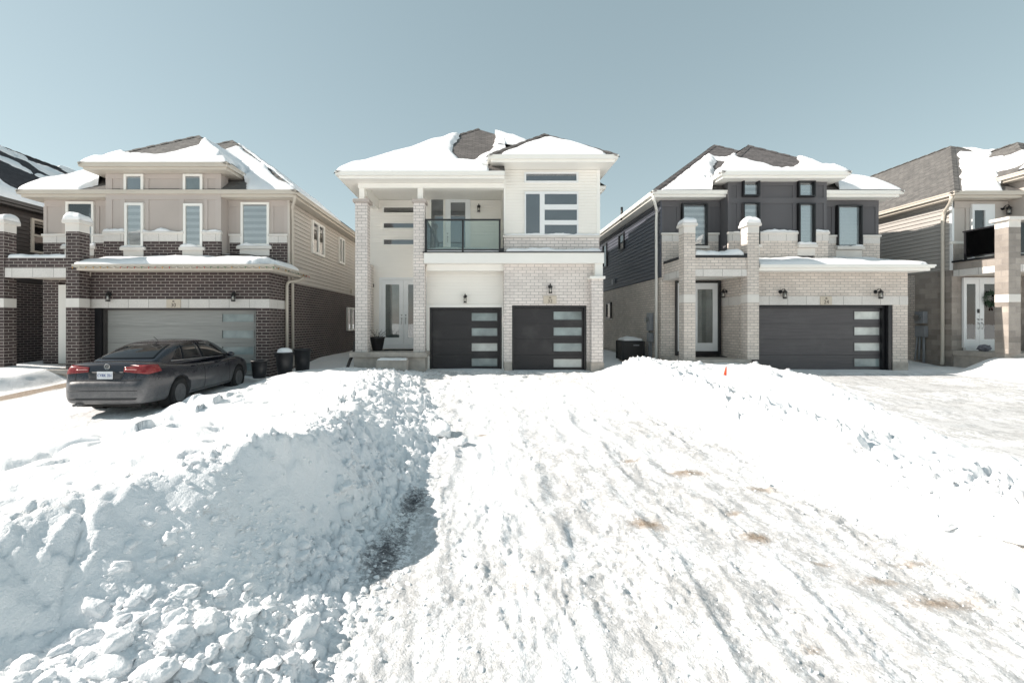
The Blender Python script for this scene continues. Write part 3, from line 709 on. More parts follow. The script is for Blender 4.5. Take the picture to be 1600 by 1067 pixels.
def pillar(parent, x0, x1, y0, y1, z0, z1, brick, band=None, cap=.12, capmat='stone_plain', over=.05, snow=.2, topband=0, seed=0, fr=.03):
    b = MB(); zt = z1-cap
    segs = []
    if band: segs = [(z0, band[0], brick), (band[0], band[1], 'stone_plain')]; cur = band[1]
    else: cur = z0
    segs.append((cur, zt-topband, brick))
    if topband: segs.append((zt-topband, zt, 'stone_plain'))
    root = None
    br = MB(); st = MB()
    for a, c, mm in segs:
        if mm == brick: br.box(x0,x1,y0,y1,a,c)
        else: st.box(x0-.004,x1+.004,y0-.004,y1+.004,a+.001,c-.001)
    root = br.build('pillar', brick, parent)
    if st.v: st.build_each('stone_block', 'stone_plain', root, bevel=.006)
    MB().box(x0-over,x1+over,y0-over,y1+over,zt,z1).build('pillar_cap', capmat, root, bevel=.012)
    if snow: snow_heap(x0-over+.01, x1+over-.01, y0-over+.01, y1+over-.01, z1, snow, root, seed, edge=.22, rough=.25)
    return root

# ============================================================ house: centre, white
def house_centre():
    H2 = empty('house', (0,17,0), 'white two-storey house with glass-railed balcony and two black garage doors', 'house', 'houses along the street')
    tan = .724
    main = hip(-4.62, 4.35, 14.4, 30.5, 6.36, tan); right = hip(PX(763,14.4), PX(966,14.4), 14.4, 20.0, 6.88, .73)
    b = MB(); hip_mesh(b, right); ridge_caps(b, right)
    Lz = lambda y: 6.36+tan*(y-14.4)
    wd = (4.35+4.62)/2; ap = (-.135, 14.4+wd, 6.36+wd*tan); bk = (-.135, 30.5-wd, 6.36+wd*tan); xd = 4.35-2.2
    b.poly([(-4.62,14.4,6.36),(.75,14.4,6.36),(.75,16.6,Lz(16.6)),(xd,16.6,Lz(16.6)),ap,bk,(4.35,15.9,6.36),(4.35,30.5,6.36),(-4.62,30.5,6.36)], [(0,1,2,3,4),(3,6,7,5,4),(7,8,5),(8,0,4,5)])
    lf = dict(main); ridge_caps(b, dict(x0=-4.62,x1=4.35,y0=14.4,y1=30.5,z=6.36,t=tan), only=(0,2))
    b.build('roof', 'shingle_dark', H2)
    e = MB(); e.box(-4.62,.74,14.4,17,6.245,6.356); e.box(-4.535,.74,14.485,17,6.16,6.242); e.box(-4.638,.74,14.382,14.398,6.325,6.372); e.box(-4.638,-4.622,14.4,30,6.325,6.372)
    e.box(-4.62,4.35,17.0,30.5,6.245,6.356); e.box(-4.535,4.265,17.0,30.4,6.16,6.242); e.box(3.95,4.35,15.9,17,6.245,6.356); e.box(3.95,4.265,15.98,17,6.16,6.242); e.box(4.352,4.368,15.9,30.5,6.325,6.372); e.build('eave', 'white_trim', H2)
    e = MB(); eave_mesh(e, right); e.build('eave', 'white_trim', H2)
    bare = [[(-.80,19.6),(-.85,18.4),(-1.02,17.2),(-1.02,16.0),(-.76,15.35),(-.28,15.25),(.10,15.7),(.42,16.4),(.55,17.6),(.55,18.6),(.3,19.6)]]
    roof_snow(H2, [main], -4.62, .86, 14.4, 19.6, .15, bare + [[(.15,14.75),(.75,14.5),(.8,15.1),(.45,15.05)]], 1, [(-.13,18.9,-.13,22,.25)], soft=.22, mask=lambda x,y,wn: np.where((x>.22)&(right['z']+right['t']*np.minimum(np.minimum(x-right['x0'],right['x1']-x),y-14.4)>main['z']+main['t']*np.minimum(x+4.62,y-14.4)), 0, 1.0))
    roof_snow(H2, [right], right['x0'], right['x1'], 14.4, 16.6, .13, (), 2, [(right['x0'],14.4,2.27,16.45,.24),(right['x1'],14.4,2.27,16.45,.16),(2.27,16.45,2.27,18,.42)], soft=.2, mask=lambda x,y,wn: np.clip((np.minimum(x-right['x0'],right['x1']-x)-(y-14.4)+.1)/.1,0,1))
    roof_snow(H2, [main], .55, 4.35, 16.4, 21.5, .15, (), 3, [(-.13,18.9,-.13,22,.12)], step=.08)
    # --- walls
    core = MB().box(-4.2, 3.93, 17.0, 29.9, -.4, 6.15); core.box(.75, 3.93, 15.2, 17.0, 3.88, 6.67)
    core.build('wall', 'white_siding', H2)
    s = MB(); f17 = ('F', 17.0); f152 = ('F', 15.2)
    s.siding(f17, -4.2, .75, .62, 6.15); s.siding(f152, .75, 3.93, 4.48, 6.67)
    s.siding(('L', .75), 15.2, 17.0, 3.95, 6.67); s.siding(('R', 3.93), 15.2, 29.9, 3.6, 6.1); s.siding(('L', -4.2), 17, 29.9, 2.9, 6.1)
    s.siding(('F', 15.5), -1.86, .75, 2.20, 3.33)
    s.build('siding', 'white_siding', H2)
    t = MB()
    t.box(.745, .83, 15.165, 15.198, 4.48, 6.67); t.box(3.85, 3.96, 15.165, 15.198, 4.48, 6.67)         # corner boards
    t.box(-1.86, -1.765, 15.44, 15.52, 0, 2.2); t.box(.70, .75, 15.44, 15.498, 0, 2.2); t.box(-1.765, .70, 15.44, 15.498, 2.10, 2.2)
    t.build_each('corner_board', 'white_trim', H2)
    # garage block
    g = MB(); gx0, gx1, gz = PX(800,15), PX(917,15), 2.15
    g.box(.75, gx0, 15.0, 17.0, .28, 3.52); g.box(gx1, 3.72, 15.0, 17.0, .28, 3.52); g.box(gx0, gx1, 15.0, 17.0, gz, 3.52)
    g.box(.752, 3.925, 15.14, 15.198, 3.86, 4.40)
    g.build('brick_wall', 'brick_white', H2)
    MB().box(.72, 3.95, 15.10, 15.197, 4.402, 4.475).build('window_sill', 'stone_plain', H2, bevel=.008)
    k = MB(); k.box(.76, gx0-.002, 14.985, 16.9, -.4, .278); k.box(gx1+.002, 3.73, 14.985, 16.9, -.4, .278); k.build_each('foundation', 'concrete', H2)
    b = MB(); b.box(-1.86, .748, 15.5, 17.0, 2.2, 3.5); b.box(-1.86, -1.76, 15.5, 17, -.3, 2.2); b.box(.70, .748, 15.5, 16.99, -.3, 2.2); b.build('wall', 'white_siding', H2)
    garage_door(H2, gx0+.07, gx1-.07, -.03, gz-.07, 15.26, 'door_black', PX(865,15.2), PX(909,15.2), (.22,.74), ['frosted_warm','frosted','frosted','frosted'], ('frame_black', .068))
    garage_door(H2, -1.69, .63, -.03, 2.04, 15.66, 'door_black', PX(737,15.6), PX(777,15.6), (.22,.74), ['frosted','frosted_warm','frosted','frosted'], ('frame_black', .06))
    # right front pillar and post
    pillar(H2, PX(924,14.75), PX(942,14.75), 14.72, 15.0-.003, .30, 3.08, 'brick_white', None, .09, 'white_trim', .06, 0, 0)
    MB().box(3.55, 3.97, 14.70, 14.996, -.4, .297).build('foundation', 'concrete', H2, bevel=.01)
    MB().box(3.70, 3.95, 14.80, 15.0, 3.082, 3.50).build('post', 'white_trim', H2)
    # balcony deck, fascia, beam
    d = MB(); d.box(-1.86, 3.98, 14.75, 15.2, 3.505, 3.84); d.box(-1.86, .749, 15.2, 17.0, 3.505, 3.84)
    d.build('balcony_deck', 'white_trim', H2)
    MB().box(-1.80, .748, 15.1, 15.35, 3.30, 3.503).build('beam', 'white_trim', H2)
    MB().box(-1.90, 3.99, 14.72, 15.19, 3.842, 3.872).build('drip_edge', 'frame_black', H2)
    snow_heap(-1.80, .70, 14.83, 16.4, 3.873, .16, H2, 31, 'balcony_snow', edge=.16, step=.03)
    snow_heap(.80, 3.90, 14.76, 15.08, 3.873, .13, H2, 32, 'ledge_snow', edge=.16, step=.03)
    snow_heap(.78, 3.93, 15.10, 15.19, 4.475, .06, H2, 33, 'ledge_snow', edge=.05, step=.03, rough=.8)
    # balcony railing
    rx0, rx1, ry, rz0, rz1 = -1.80, .60, 14.84, 3.874, 4.90
    r = MB()
    for x in (rx0, (rx0+rx1)/2, rx1): r.box(x-.03, x+.03, ry-.03, ry+.03, rz0, rz1)
    r.box(rx0+.03, (rx0+rx1)/2-.03, ry-.012, ry+.012, rz0+.06, rz0+.10); r.box((rx0+rx1)/2+.03, rx1-.03, ry-.012, ry+.012, rz0+.06, rz0+.10)
    r.box(rx0-.035, rx1+.035, ry-.04, ry+.04, rz1+.001, rz1+.05)
    for x in (rx0,): 
        r.box(x-.035, x+.035, ry+.041, 16.95, rz1+.001, rz1+.05); r.box(x-.025, x+.025, 16.2, 16.25, rz0, rz1); r.box(x-.012, x+.012, ry+.03, 16.95, rz0+.06, rz0+.10)
    ra = r.build('balcony_railing', 'frame_black', H2, bevel=.006)
    p = MB(); p.box(rx0+.03, (rx0+rx1)/2-.03, ry-.004, ry+.004, rz0+.10, rz1); p.box((rx0+rx1)/2+.03, rx1-.03, ry-.004, ry+.004, rz0+.10, rz1); p.box(rx0-.004, rx0+.004, ry+.03, 16.2, rz0+.10, rz1)
    p.build('glass_panel', 'rail_glass', ra)
    MB().box(.57, .74, 14.80, 14.98, 3.874, 4.0).build('downspout', 'frame_black', H2)
    # balcony door and sidelight
    Y = 17.0
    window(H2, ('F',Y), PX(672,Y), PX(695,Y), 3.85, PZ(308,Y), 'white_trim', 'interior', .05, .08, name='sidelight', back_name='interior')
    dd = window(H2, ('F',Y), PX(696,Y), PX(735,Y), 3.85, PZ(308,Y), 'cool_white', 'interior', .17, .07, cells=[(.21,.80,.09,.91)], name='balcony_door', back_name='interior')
    handle_set(dd, PX(699.5,Y), Y-.07, 4.75)
    wall_lamp(H2, PX(748,Y), Y-.015, PZ(326,Y), .95)
    # entry: pillars, beams
    pillar(H2, PX(555,14.9), PX(574,14.9), 14.9, 15.28, .62, 5.62, 'brick_white', None, .11, 'taupe_band', .07, 0, 0)
    pillar(H2, PX(646,14.9), PX(663.5,14.9), 14.9, 15.28, .62, 5.62, 'brick_white', None, .11, 'taupe_band', .05, 0, 0)
    b = MB(); b.box(-4.02,-3.85,14.98,15.15,5.622,6.0); b.box(-2.10,-1.92,14.98,15.15,5.622,6.0); b.build_each('post', 'white_trim', H2)
    b = MB(); b.box(-4.05,.745,14.95,15.18,6.001,6.155); b.box(-4.05,-3.82,15.18,17.0,5.80,6.155); b.build('beam', 'white_trim', H2)
    MB().box(-4.2, -4.02, 16.55, 16.995, .62, 3.7).build('pilaster', 'brick_white', H2)
    for i,(a,c) in enumerate(((323,335),(347.5,359),(373,384.5))):
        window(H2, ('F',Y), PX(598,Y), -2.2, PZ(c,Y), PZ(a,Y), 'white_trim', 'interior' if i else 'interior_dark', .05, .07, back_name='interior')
    # double front door
    zb, zt = .76, 3.17
    f = MB(); f.fbox(('F',Y), -3.80, -3.70, .70, zt+.09, .0, .06); f.fbox(('F',Y), -2.08, -1.98, .70, zt+.09, .0, .06); f.fbox(('F',Y), -3.70, -2.08, zt+.005, zt+.09, .0, .06); f.fbox(('F',Y), -3.70, -2.08, .62, .755, .0, .08)
    fr = f.build('door_frame', 'cool_white', H2)
    for (a, c, hx) in ((-3.695,-2.895,-2.965),(-2.885,-2.085,-2.815)):
        dl = window(H2, ('F',Y), a, c, zb, zt, 'cool_white', 'curtain' if a < -3 else 'interior_dark', .1, .05, cells=[(.16,.80,.11,.93)] if a < -3 else [(.20,.84,.11,.93)], name='front_door', back_name='curtain')
        handle_set(dl, hx, Y-.05, 1.72)
    MB().box(-4.06,-4.0,16.90,16.98,PZ(449,17),PZ(444,17)).build('security_camera', 'black_metal', H2)
    # porch
    MB().box(-4.25, -1.75, 14.62, 17.0, .46, .62).build('porch_slab', 'concrete', H2, bevel=.02)
    MB().box(-4.12, -1.82, 14.72, 17.0, -.4, .458).build('foundation', 'concrete', H2)
    MB().box(-3.28, -2.33, 14.18, 14.618, -.3, .40).build('step', 'concrete', H2, bevel=.02)
    snow_heap(-3.26, -2.35, 14.2, 14.6, .40, .06, H2, 35, edge=.12)
    downspout(H2, [(-4.28,15.4,.95),(-4.28,15.3,.55),(-4.30,14.9,.35),(-4.33,14.7,.10)], 'frame_brown', .05)
    # right upper windows
    Yw = 15.2
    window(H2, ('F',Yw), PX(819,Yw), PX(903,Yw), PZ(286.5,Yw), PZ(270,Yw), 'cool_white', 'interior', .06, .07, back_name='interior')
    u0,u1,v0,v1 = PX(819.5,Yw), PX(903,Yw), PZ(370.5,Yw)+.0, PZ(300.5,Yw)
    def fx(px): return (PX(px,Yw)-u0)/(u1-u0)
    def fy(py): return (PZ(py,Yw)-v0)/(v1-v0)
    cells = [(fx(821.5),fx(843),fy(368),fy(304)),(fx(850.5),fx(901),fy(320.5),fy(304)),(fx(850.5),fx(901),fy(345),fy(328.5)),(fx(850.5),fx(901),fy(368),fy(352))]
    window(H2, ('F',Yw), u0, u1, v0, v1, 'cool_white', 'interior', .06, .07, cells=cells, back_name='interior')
    wall_lamp(H2, PX(859,15), 14.998, PZ(451,15), 1.0)
    wall_lamp(H2, PX(727,15.5), 15.484, PZ(466,15.5), 1.0)
    number_plaque(H2, PX(849,15), PX(869.5,15), PZ(474.5,15), PZ(462,15), 14.999, '32')
    downspout(H2, [(4.2,17.5,6.2),(4.05,17.5,5.9),(4.0,17.5,5.6),(4.0,17.5,.3)], 'white_trim')
    return H2
house_centre()

# ============================================================ houses 1 and 3 share a family of upper-floor trims
def band_trims(parent, mat, Y, x0, x1, zs, xs_, zlow, ztop):
    t = MB()
    for z0, z1 in zs: t.box(x0, x1, Y-.028, Y, z0, z1)
    for a, c in xs_:
        cur = zlow
        for z0, z1 in sorted(zs)+[(ztop, ztop)]:
            if z0-.002 > cur: t.box(a, c, Y-.022, Y, cur, z0-.002)
            cur = z1+.002
    return t.build_each('wall_band', mat, parent)
def wainscot(parent, brick, Y, x0, x1, zb, zs, zt, gaps=(), snow=None, side=None, proud=.07):
    """brick dado with a cast stone course on top, broken by window gaps"""
    cur = x0
    for g0, g1 in list(gaps)+[(x1, x1)]:
        if g0-cur > .03:
            o = MB().box(cur, g0, Y-proud, Y, zb, zs-.001).build('brick_dado', brick, parent)
            MB().box(cur-.002, g0+.002, Y-proud-.006, Y, zs, zt-.07).build('stone_course', 'stone_band', o); MB().box(cur-.03, g0+.03, Y-proud-.045, Y, zt-.069, zt).build('stone_cap', 'stone_plain', o, bevel=.008)
            if snow: snow_heap(cur-.02, g0+.02, Y-proud-.04, Y-.005, zt, snow, parent, int(abs(cur*13))%80, 'ledge_snow', edge=.06, step=.025, rough=.9)
        cur = g1

def house_left():
    Hs = empty('house', (-10.6,15.3,0), 'taupe stucco and dark brown brick house behind the parked car', 'house', 'houses along the street')
    main = hip(-15.18, -6.06, 14.85, 31, 5.90, .755); bay = hip(-12.80, -8.07, 14.45, 21.5, 6.66, .768)
    b = MB(); hip_mesh(b, main); hip_mesh(b, bay); ridge_caps(b, main); ridge_caps(b, bay); b.build('roof', 'shingle_brown', Hs)
    for r in (main, bay):
        e = MB(); eave_mesh(e, r); e.build('eave', 'beige_trim', Hs)
    blobs = lambda x,y,wn: np.clip((np.abs((x+6.06)+(y-14.85))/1.41-.03-.16*(vn(y*3.1, y*0+2, 5)+.25)+wn*.2)/.14, 0, 1)
    def bay_above(x,y): return (bay['z']+bay['t']*np.minimum(np.minimum(x-bay['x0'],bay['x1']-x),y-bay['y0']))
    def main_h(x,y): return main['z']+main['t']*np.minimum(np.minimum(x-main['x0'],main['x1']-x),y-main['y0'])
    roof_snow(Hs, [main, bay], -15.18, -6.06, 14.45, 19.8, .15,
        [[(-12.1,15.4),(-11.5,15.0),(-10.7,14.98),(-10.2,15.25),(-9.80,15.75),(-10.0,16.8),(-10.3,17.6),(-11.0,17.3),(-11.6,16.4)],
         [(-8.5,14.8),(-7.6,14.8),(-7.75,15.15),(-8.1,15.5),(-8.5,15.6)], [(-13.3,14.8),(-12.3,14.8),(-12.3,15.5),(-12.7,15.3)],
         [(-10.62,18.55),(-10.0,18.6),(-9.9,19.2),(-10.62,19.8),(-11.4,19.4),(-11.2,18.7)]], 11, [(-10.44,16.82,-10.44,19.0,.35)], mask=blobs)
    # masonry core and storeys
    w = MB(); w.box(-14.72,-6.52,15.36,30.5,2.95,5.70); w.box(-12.32,-8.54,14.95,15.36,3.4,6.46); w.build('wall', 'taupe_stucco', Hs)
    g = MB(); ox0, ox1, oz = PX(147,14), PX(400,14), 2.04
    g.box(ox1,-6.52,14.0,15.36,-.4,2.03); g.box(-12.12,ox0,14.0,15.36,-.4,2.03); g.box(-12.12,-6.52,14.0,15.36,2.30,3.12)
    g.box(-14.72,-6.52,15.36,30.5,-.4,2.949); g.box(-14.74,-14.2,15.30,15.358,-.2,3.2)
    g.build('brick_wall', 'brick_dark', Hs)
    s = MB(); s.box(-12.12,-6.515,13.992,15.37,2.031,2.299); s.build('stone_course', 'stone_band', Hs)
    s = MB().siding(('R',-6.52), 15.36, 30.5, 2.96, 5.68, .142, .028, .024); s.box(-6.525,-6.46,15.33,15.40,2.96,5.70); s.build('siding', 'beige_siding', Hs)
    f = MB(); f.box(ox0, ox1, 14.30, 14.36, -.2, oz); f.build('wall', 'door_grey', Hs)
    garage_door(Hs, ox0+.25, ox1-.02, -.06, 1.97, 14.26, 'door_grey', PX(347,14.2), PX(396,14.2), (.27,.75), ['frosted','frosted','frosted','frosted'], ('frame_brown', .05))
    MB().box(ox0+.002, ox0+.19, 14.02, 14.2, -.1, 2.02).build('door_jamb', 'frame_black', Hs)
    # lower roof
    lo = hip(-12.04, -6.10, 13.40, 19.3, 3.29, .20)
    b = MB(); b.poly([(-12.04,13.4,3.29),(-6.10,13.4,3.29),(-8.05,15.35,3.29+1.95*.20),(-12.04,15.35,3.29+1.95*.20),(-6.10,16.06,3.29),(-6.52,16.06,3.29+.42*.20),(-6.52,15.35,3.29+.42*.20),(-6.52,13.82,3.29+.42*.20)], [(0,1,2,3),(1,4,5,6,7),(1,7,2),(7,6,2)])
    b.build('lower_roof', 'shingle_dark', Hs)
    e = MB(); e.box(-12.04,-6.10,13.4,15.30,3.20,3.286); e.box(-11.98,-6.18,13.48,15.30,3.121,3.198); e.box(-6.5,-6.10,15.30,16.06,3.20,3.286); e.box(-6.50,-6.18,15.30,16.0,3.121,3.198)
    e.box(-12.05,-6.08,13.378,13.398,3.245,3.30); e.box(-6.098,-6.078,13.4,16.06,3.245,3.30); e.build('lower_eave', 'beige_trim', Hs)
    lor = [hip(-20, -6.10, 13.40, 30, 3.29, .20)]
    roof_snow(Hs, lor, -12.02, -6.10, 13.40, 14.93, .17, [[(-7.0,13.3),(-6.0,13.3),(-6.0,13.9),(-6.6,13.6)]], 13, (), mask=lambda x,y,wn: np.clip((x+12.04)/.3,0,1))
    roof_snow(Hs, lor, -8.54, -6.10, 14.93, 15.32, .16, (), 14, ())
    # upper floor trims, dado, windows
    Yl, Yb = 15.36, 14.95
    band_trims(Hs, 'taupe_band', Yb, -12.32, -8.54, [(PZ(312,Yb),PZ(302.5,Yb)),(6.30,6.455)], [(PX(a,Yb),PX(c,Yb)) for a,c in ((166,176),(189,196),(227,233),(281,288),(319,325),(337,346))], 4.5, 6.455)
    band_trims(Hs, 'taupe_band', Yl, -14.72, -12.33, [(5.50,5.695)], [(PX(a,Yl),PX(c,Yl)) for a,c in ((69,74),(98,105),(150,156))], 4.5, 5.695)
    band_trims(Hs, 'taupe_band', Yl, -8.53, -6.52, [(5.50,5.695)], [(PX(a,Yl),PX(c,Yl)) for a,c in ((370,377),(422,428),(444,450))], 4.5, 5.695)
    wainscot(Hs, 'brick_dark', Yb, -12.34, -8.52, 3.35, PZ(377.5,Yb), PZ(363,Yb), [(PX(196,Yb),PX(226.5,Yb)),(PX(288,Yb),PX(318.5,Yb))], .07)
    wainscot(Hs, 'brick_dark', Yl, -14.72, -12.35, 2.95, PZ(380,Yl), PZ(366.5,Yl), [(PX(105.5,Yl),PX(149,Yl))])
    wainscot(Hs, 'brick_dark', Yl, -8.45, -6.53, 3.3, PZ(380,Yl), PZ(366.5,Yl), [(PX(377.5,Yl),PX(422,Yl))])
    for (Y,a,c,t,bm,bk) in ((Yb,196,226,273,302.5,'interior'),(Yb,288,318,273,302.5,'curtain'),(Yb,197,226,318,387,'zebra'),(Yb,288.5,318,319,387,'zebra'),(Yl,105.5,149,316,385,'zebra'),(Yl,377.7,421.7,317,385,'zebra')):  # first small window has no blind: sky reflection sits in its backing colour
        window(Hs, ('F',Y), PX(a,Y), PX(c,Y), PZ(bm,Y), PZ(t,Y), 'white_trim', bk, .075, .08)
        if bm > 350:
            sill(Hs, ('F',Y), PX(a-5,Y), PX(c+5,Y), PZ(bm+.3,Y), .10, .15, snow=True); MB().fbox(('F',Y), PX(a-1,Y), PX(c+1,Y), PZ(bm+15,Y), PZ(bm+5.2,Y), 0, .085).build('stone_block', 'stone_plain', Hs)
    # side windows
    for (y0,y1,z0,z1) in ((17.4,18.75,4.25,5.52),(20.7,21.5,4.3,5.50),(22.0,23.4,1.2,2.33)):
        m = .5
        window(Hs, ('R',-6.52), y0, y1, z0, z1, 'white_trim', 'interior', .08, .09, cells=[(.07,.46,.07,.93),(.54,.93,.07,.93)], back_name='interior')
    MB().fbox(('R',-6.52), 22.6, 22.85, 3.05, 3.25, .01, .10).build('vent', 'beige_trim', Hs)
    downspout(Hs, [(-6.13,14.95,5.78),(-6.2,15.1,5.62),(-6.44,15.48,5.42),(-6.44,15.52,5.1),(-6.44,15.55,.1)], 'beige_trim', .05)
    downspout(Hs, [(-6.14,15.7,3.14),(-6.2,15.55,3.02),(-6.44,15.1,2.92),(-6.44,15.08,2.7),(-6.44,15.08,.1)], 'beige_trim', .05)
    # porch
    zb = (PZ(480,13.5), PZ(466,13.5))
    pillar(Hs, PX(103,13.5), PX(123.5,13.5), 13.5, 13.87, .18, PZ(344,13.5), 'brick_dark', zb, .10, 'stone_plain', .07, .24, .24, 3)
    pillar(Hs, -14.56, PX(6,13.5), 13.5, 13.87, .18, PZ(344,13.5), 'brick_dark', zb, .10, 'stone_plain', .07, .24, .24, 4)
    b = MB(); b.box(PX(6,13.5)+.003, PX(103,13.5)-.003, 13.53, 13.83, PZ(418.5,13.5), 3.50); b.box(-14.5,-14.2,13.87,15.3,PZ(418.5,13.5),3.50); b.build_each('brick_beam', 'brick_dark', Hs)
    b = MB(); b.box(PX(6,13.5)+.003, PX(103,13.5)-.003, 13.524, 13.84, PZ(433,13.5), PZ(418.7,13.5)); b.build_each('stone_lintel', 'stone_band', Hs)
    MB().box(-14.5, -12.0, 13.84, 15.35, 3.0, 3.15).build('porch_ceiling', 'beige_trim', Hs)
    snow_heap(PX(6,13.5)+.05, PX(103,13.5)-.02, 13.53, 15.2, 3.50, .13, Hs, 41, 'balcony_snow', edge=.15, step=.03)
    MB().box(-14.75, -12.0, 13.35, 15.36, .06, .20).build('porch_slab', 'concrete', Hs, bevel=.015)
    MB().box(-14.70, -11.99, 13.42, 15.36, -.5, .058).build('foundation', 'concrete', Hs)
    MB().box(-14.2, -13.1, 12.95, 13.348, -.4, .0).build('step', 'concrete', Hs, bevel=.02)
    dl = window(Hs, ('F',15.35), -14.2, -12.3, .21, 2.85, 'white_trim', 'curtain', .1, .07, cells=[(.2,.42,.1,.9),(.58,.8,.1,.9)], name='front_door', back_name='curtain')
    handle_set(dl, -13.3, 15.28, 1.2)
    for px in (172,366): wall_lamp(Hs, PX(px,14), 13.998, PZ(463,14), 1.0, side=.04)
    number_plaque(Hs, PX(261,14), PX(283,14), 2.035, 2.296, 13.991, '30')
    return Hs
house_left()

def house_right():
    Hs = empty('house', (10.3,16.3,0), 'charcoal stucco and cream brick house with wide charcoal garage door and frosted lites', 'house', 'houses along the street')
    main = hip(5.97, 14.70, 15.83, 31, 6.17, .753); bay = hip(8.07, 12.44, 15.30, 22, 6.66, .785)
    b = MB(); hip_mesh(b, main); hip_mesh(b, bay); ridge_caps(b, main); ridge_caps(b, bay); b.build('roof', 'shingle_grey', Hs)
    for r in (main, bay):
        e = MB(); eave_mesh(e, r); e.build('eave', 'white_trim', Hs)
    roof_snow(Hs, [main, bay], 5.97, 14.70, 15.30, 20.6, .15,
        [[(8.9,16.6),(9.15,16.15),(10.0,15.60),(10.6,15.52),(11.0,15.7),(11.35,16.2),(11.4,16.9),(10.6,17.6),(10.25,18.6),(9.9,17.5)],
         [(8.0,15.7),(8.75,15.7),(8.75,16.6),(8.3,16.3)], [(11.8,15.7),(12.35,15.75),(12.3,16.1),(11.9,16.3)],
         [(9.6,18.7),(10.6,18.5),(11.2,19.2),(10.33,20.8),(9.4,20.2)], [(8.3,16.4),(9.1,16.8),(9.9,18.3),(9.5,18.5),(8.7,17.1)]], 21,
        [(5.97,15.83,10.33,20.2,.20)], soft=.2, mask=lambda x,y,wn: np.clip(((x-5.97)-(y-15.83)-.12)/.2, 0, 1))
    w = MB(); w.box(6.46,14.24,16.33,30.5,3.2,5.96); w.box(8.56,11.98,15.8,16.33,3.5,6.45); w.build('wall', 'char_stucco', Hs)
    g = MB(); ox0, ox1, oz = 8.97, PX(1395,15.2), 2.17
    g.box(8.6,ox0,15.2,16.33,.25,2.17); g.box(ox1,14.24,15.2,16.33,.25,2.17); g.box(8.6,14.24,15.2,16.33,2.46,3.25)
    g.box(6.45,6.95,16.33,17.0,.3,3.2); g.box(6.46,14.24,17.0,30.5,.3,3.198); g.box(8.6,14.24,16.33,17.0,-.2,3.198); g.box(6.95,8.6,16.36,17.0,3.08,3.198)
    g.build('brick_wall', 'brick_cream', Hs)
    k = MB(); k.box(ox1+.0,14.25,15.185,16.3,-.4,.249); k.box(6.47,14.2,17.02,30.4,-.4,.299); k.box(8.6,ox0,15.19,16.3,-.4,.249); k.build_each('foundation', 'concrete', Hs)
    MB().box(8.595,14.246,15.192,16.33,2.171,2.459).build('stone_course', 'stone_band', Hs)
    s = MB().siding(('L',6.46), 16.36, 30.5, 3.22, 5.95, .146, .030, .026); s.box(6.42,6.47,16.30,16.37,3.2,5.96); s.build('siding', 'grey_siding', Hs)
    MB().box(ox0,ox1,15.52,15.58,-.2,oz).build('wall', 'door_char', Hs)
    garage_door(Hs, ox0-.1, ox1-.22, -.05, 2.08, 15.5, 'door_char', PX(1336.5,15.4), PX(1378,15.4), (.26,.76), ['frosted','frosted_warm','frosted_warm','frosted_warm'], ('frame_black', .07))
    MB().box(ox1-.13, ox1-.002, 15.22, 15.5, -.05, 2.165).build('door_jamb', 'frame_black', Hs)
    # lower roof
    e = MB(); e.box(8.95,14.56,14.6,16.3,3.34,3.43); e.box(8.96,14.48,14.68,16.3,3.252,3.338); e.box(8.95,14.58,14.578,14.598,3.385,3.445); e.build('lower_eave', 'white_trim', Hs)
    b = MB(); b.poly([(8.95,14.6,3.434),(14.56,14.6,3.434),(13.2,15.96,3.434+1.36*.20),(14.24,16.33,3.434+.32*.20),(14.56,16.33,3.434),(8.95,15.96,3.434+1.36*.20)], [(0,1,2,5),(1,4,3,2)]); b.build('lower_roof', 'shingle_grey', Hs)
    lor = [hip(0, 14.56, 14.60, 40, 3.434, .20)]
    roof_snow(Hs, lor, 8.95, 14.56, 14.60, 15.78, .17, [[(13.9,14.5),(14.7,14.5),(14.7,14.85),(14.3,14.72)]], 23, (), mask=lambda x,y,wn: np.clip((x-8.95)/.2,0,1))
    roof_snow(Hs, lor, 11.98, 14.56, 15.78, 16.28, .16, (), 24, ())
    Yl, Yb = 16.33, 15.8
    band_trims(Hs, 'char_band', Yb, 8.56, 11.98, [(PZ(318,Yb),PZ(309.5,Yb)),(6.34,6.445)], [(PX(a,Yb),PX(c,Yb)) for a,c in ((1137,1142),(1151,1158),(1184.5,1190),(1238,1244),(1271,1277),(1286,1291))], 4.6, 6.445)
    band_trims(Hs, 'char_band', Yl, 6.46, 8.55, [(5.72,5.955)], [(PX(a,Yl),PX(c,Yl)) for a,c in ((1034,1037),(1057,1063),(1103,1109))], 4.6, 5.955)
    band_trims(Hs, 'char_band', Yl, 11.99, 14.24, [(5.72,5.955)], [(PX(a,Yl),PX(c,Yl)) for a,c in ((1299,1304),(1343.5,1349),(1367,1372))], 4.6, 5.955)
    wainscot(Hs, 'brick_cream', Yb, 8.54, 12.0, 3.5, PZ(377,Yb), PZ(363.5,Yb), [(PX(1158,Yb),PX(1184,Yb)),(PX(1244,Yb),PX(1270.5,Yb))], .06)
    wainscot(Hs, 'brick_cream', Yl, 6.46, 8.47, 3.2, PZ(378,Yl), PZ(364.5,Yl), [(PX(1063.5,Yl),PX(1103.5,Yl))])
    wainscot(Hs, 'brick_cream', Yl, 12.07, 14.24, 3.4, PZ(381,Yl), PZ(368,Yl), [(PX(1304,Yl),PX(1343.5,Yl))])
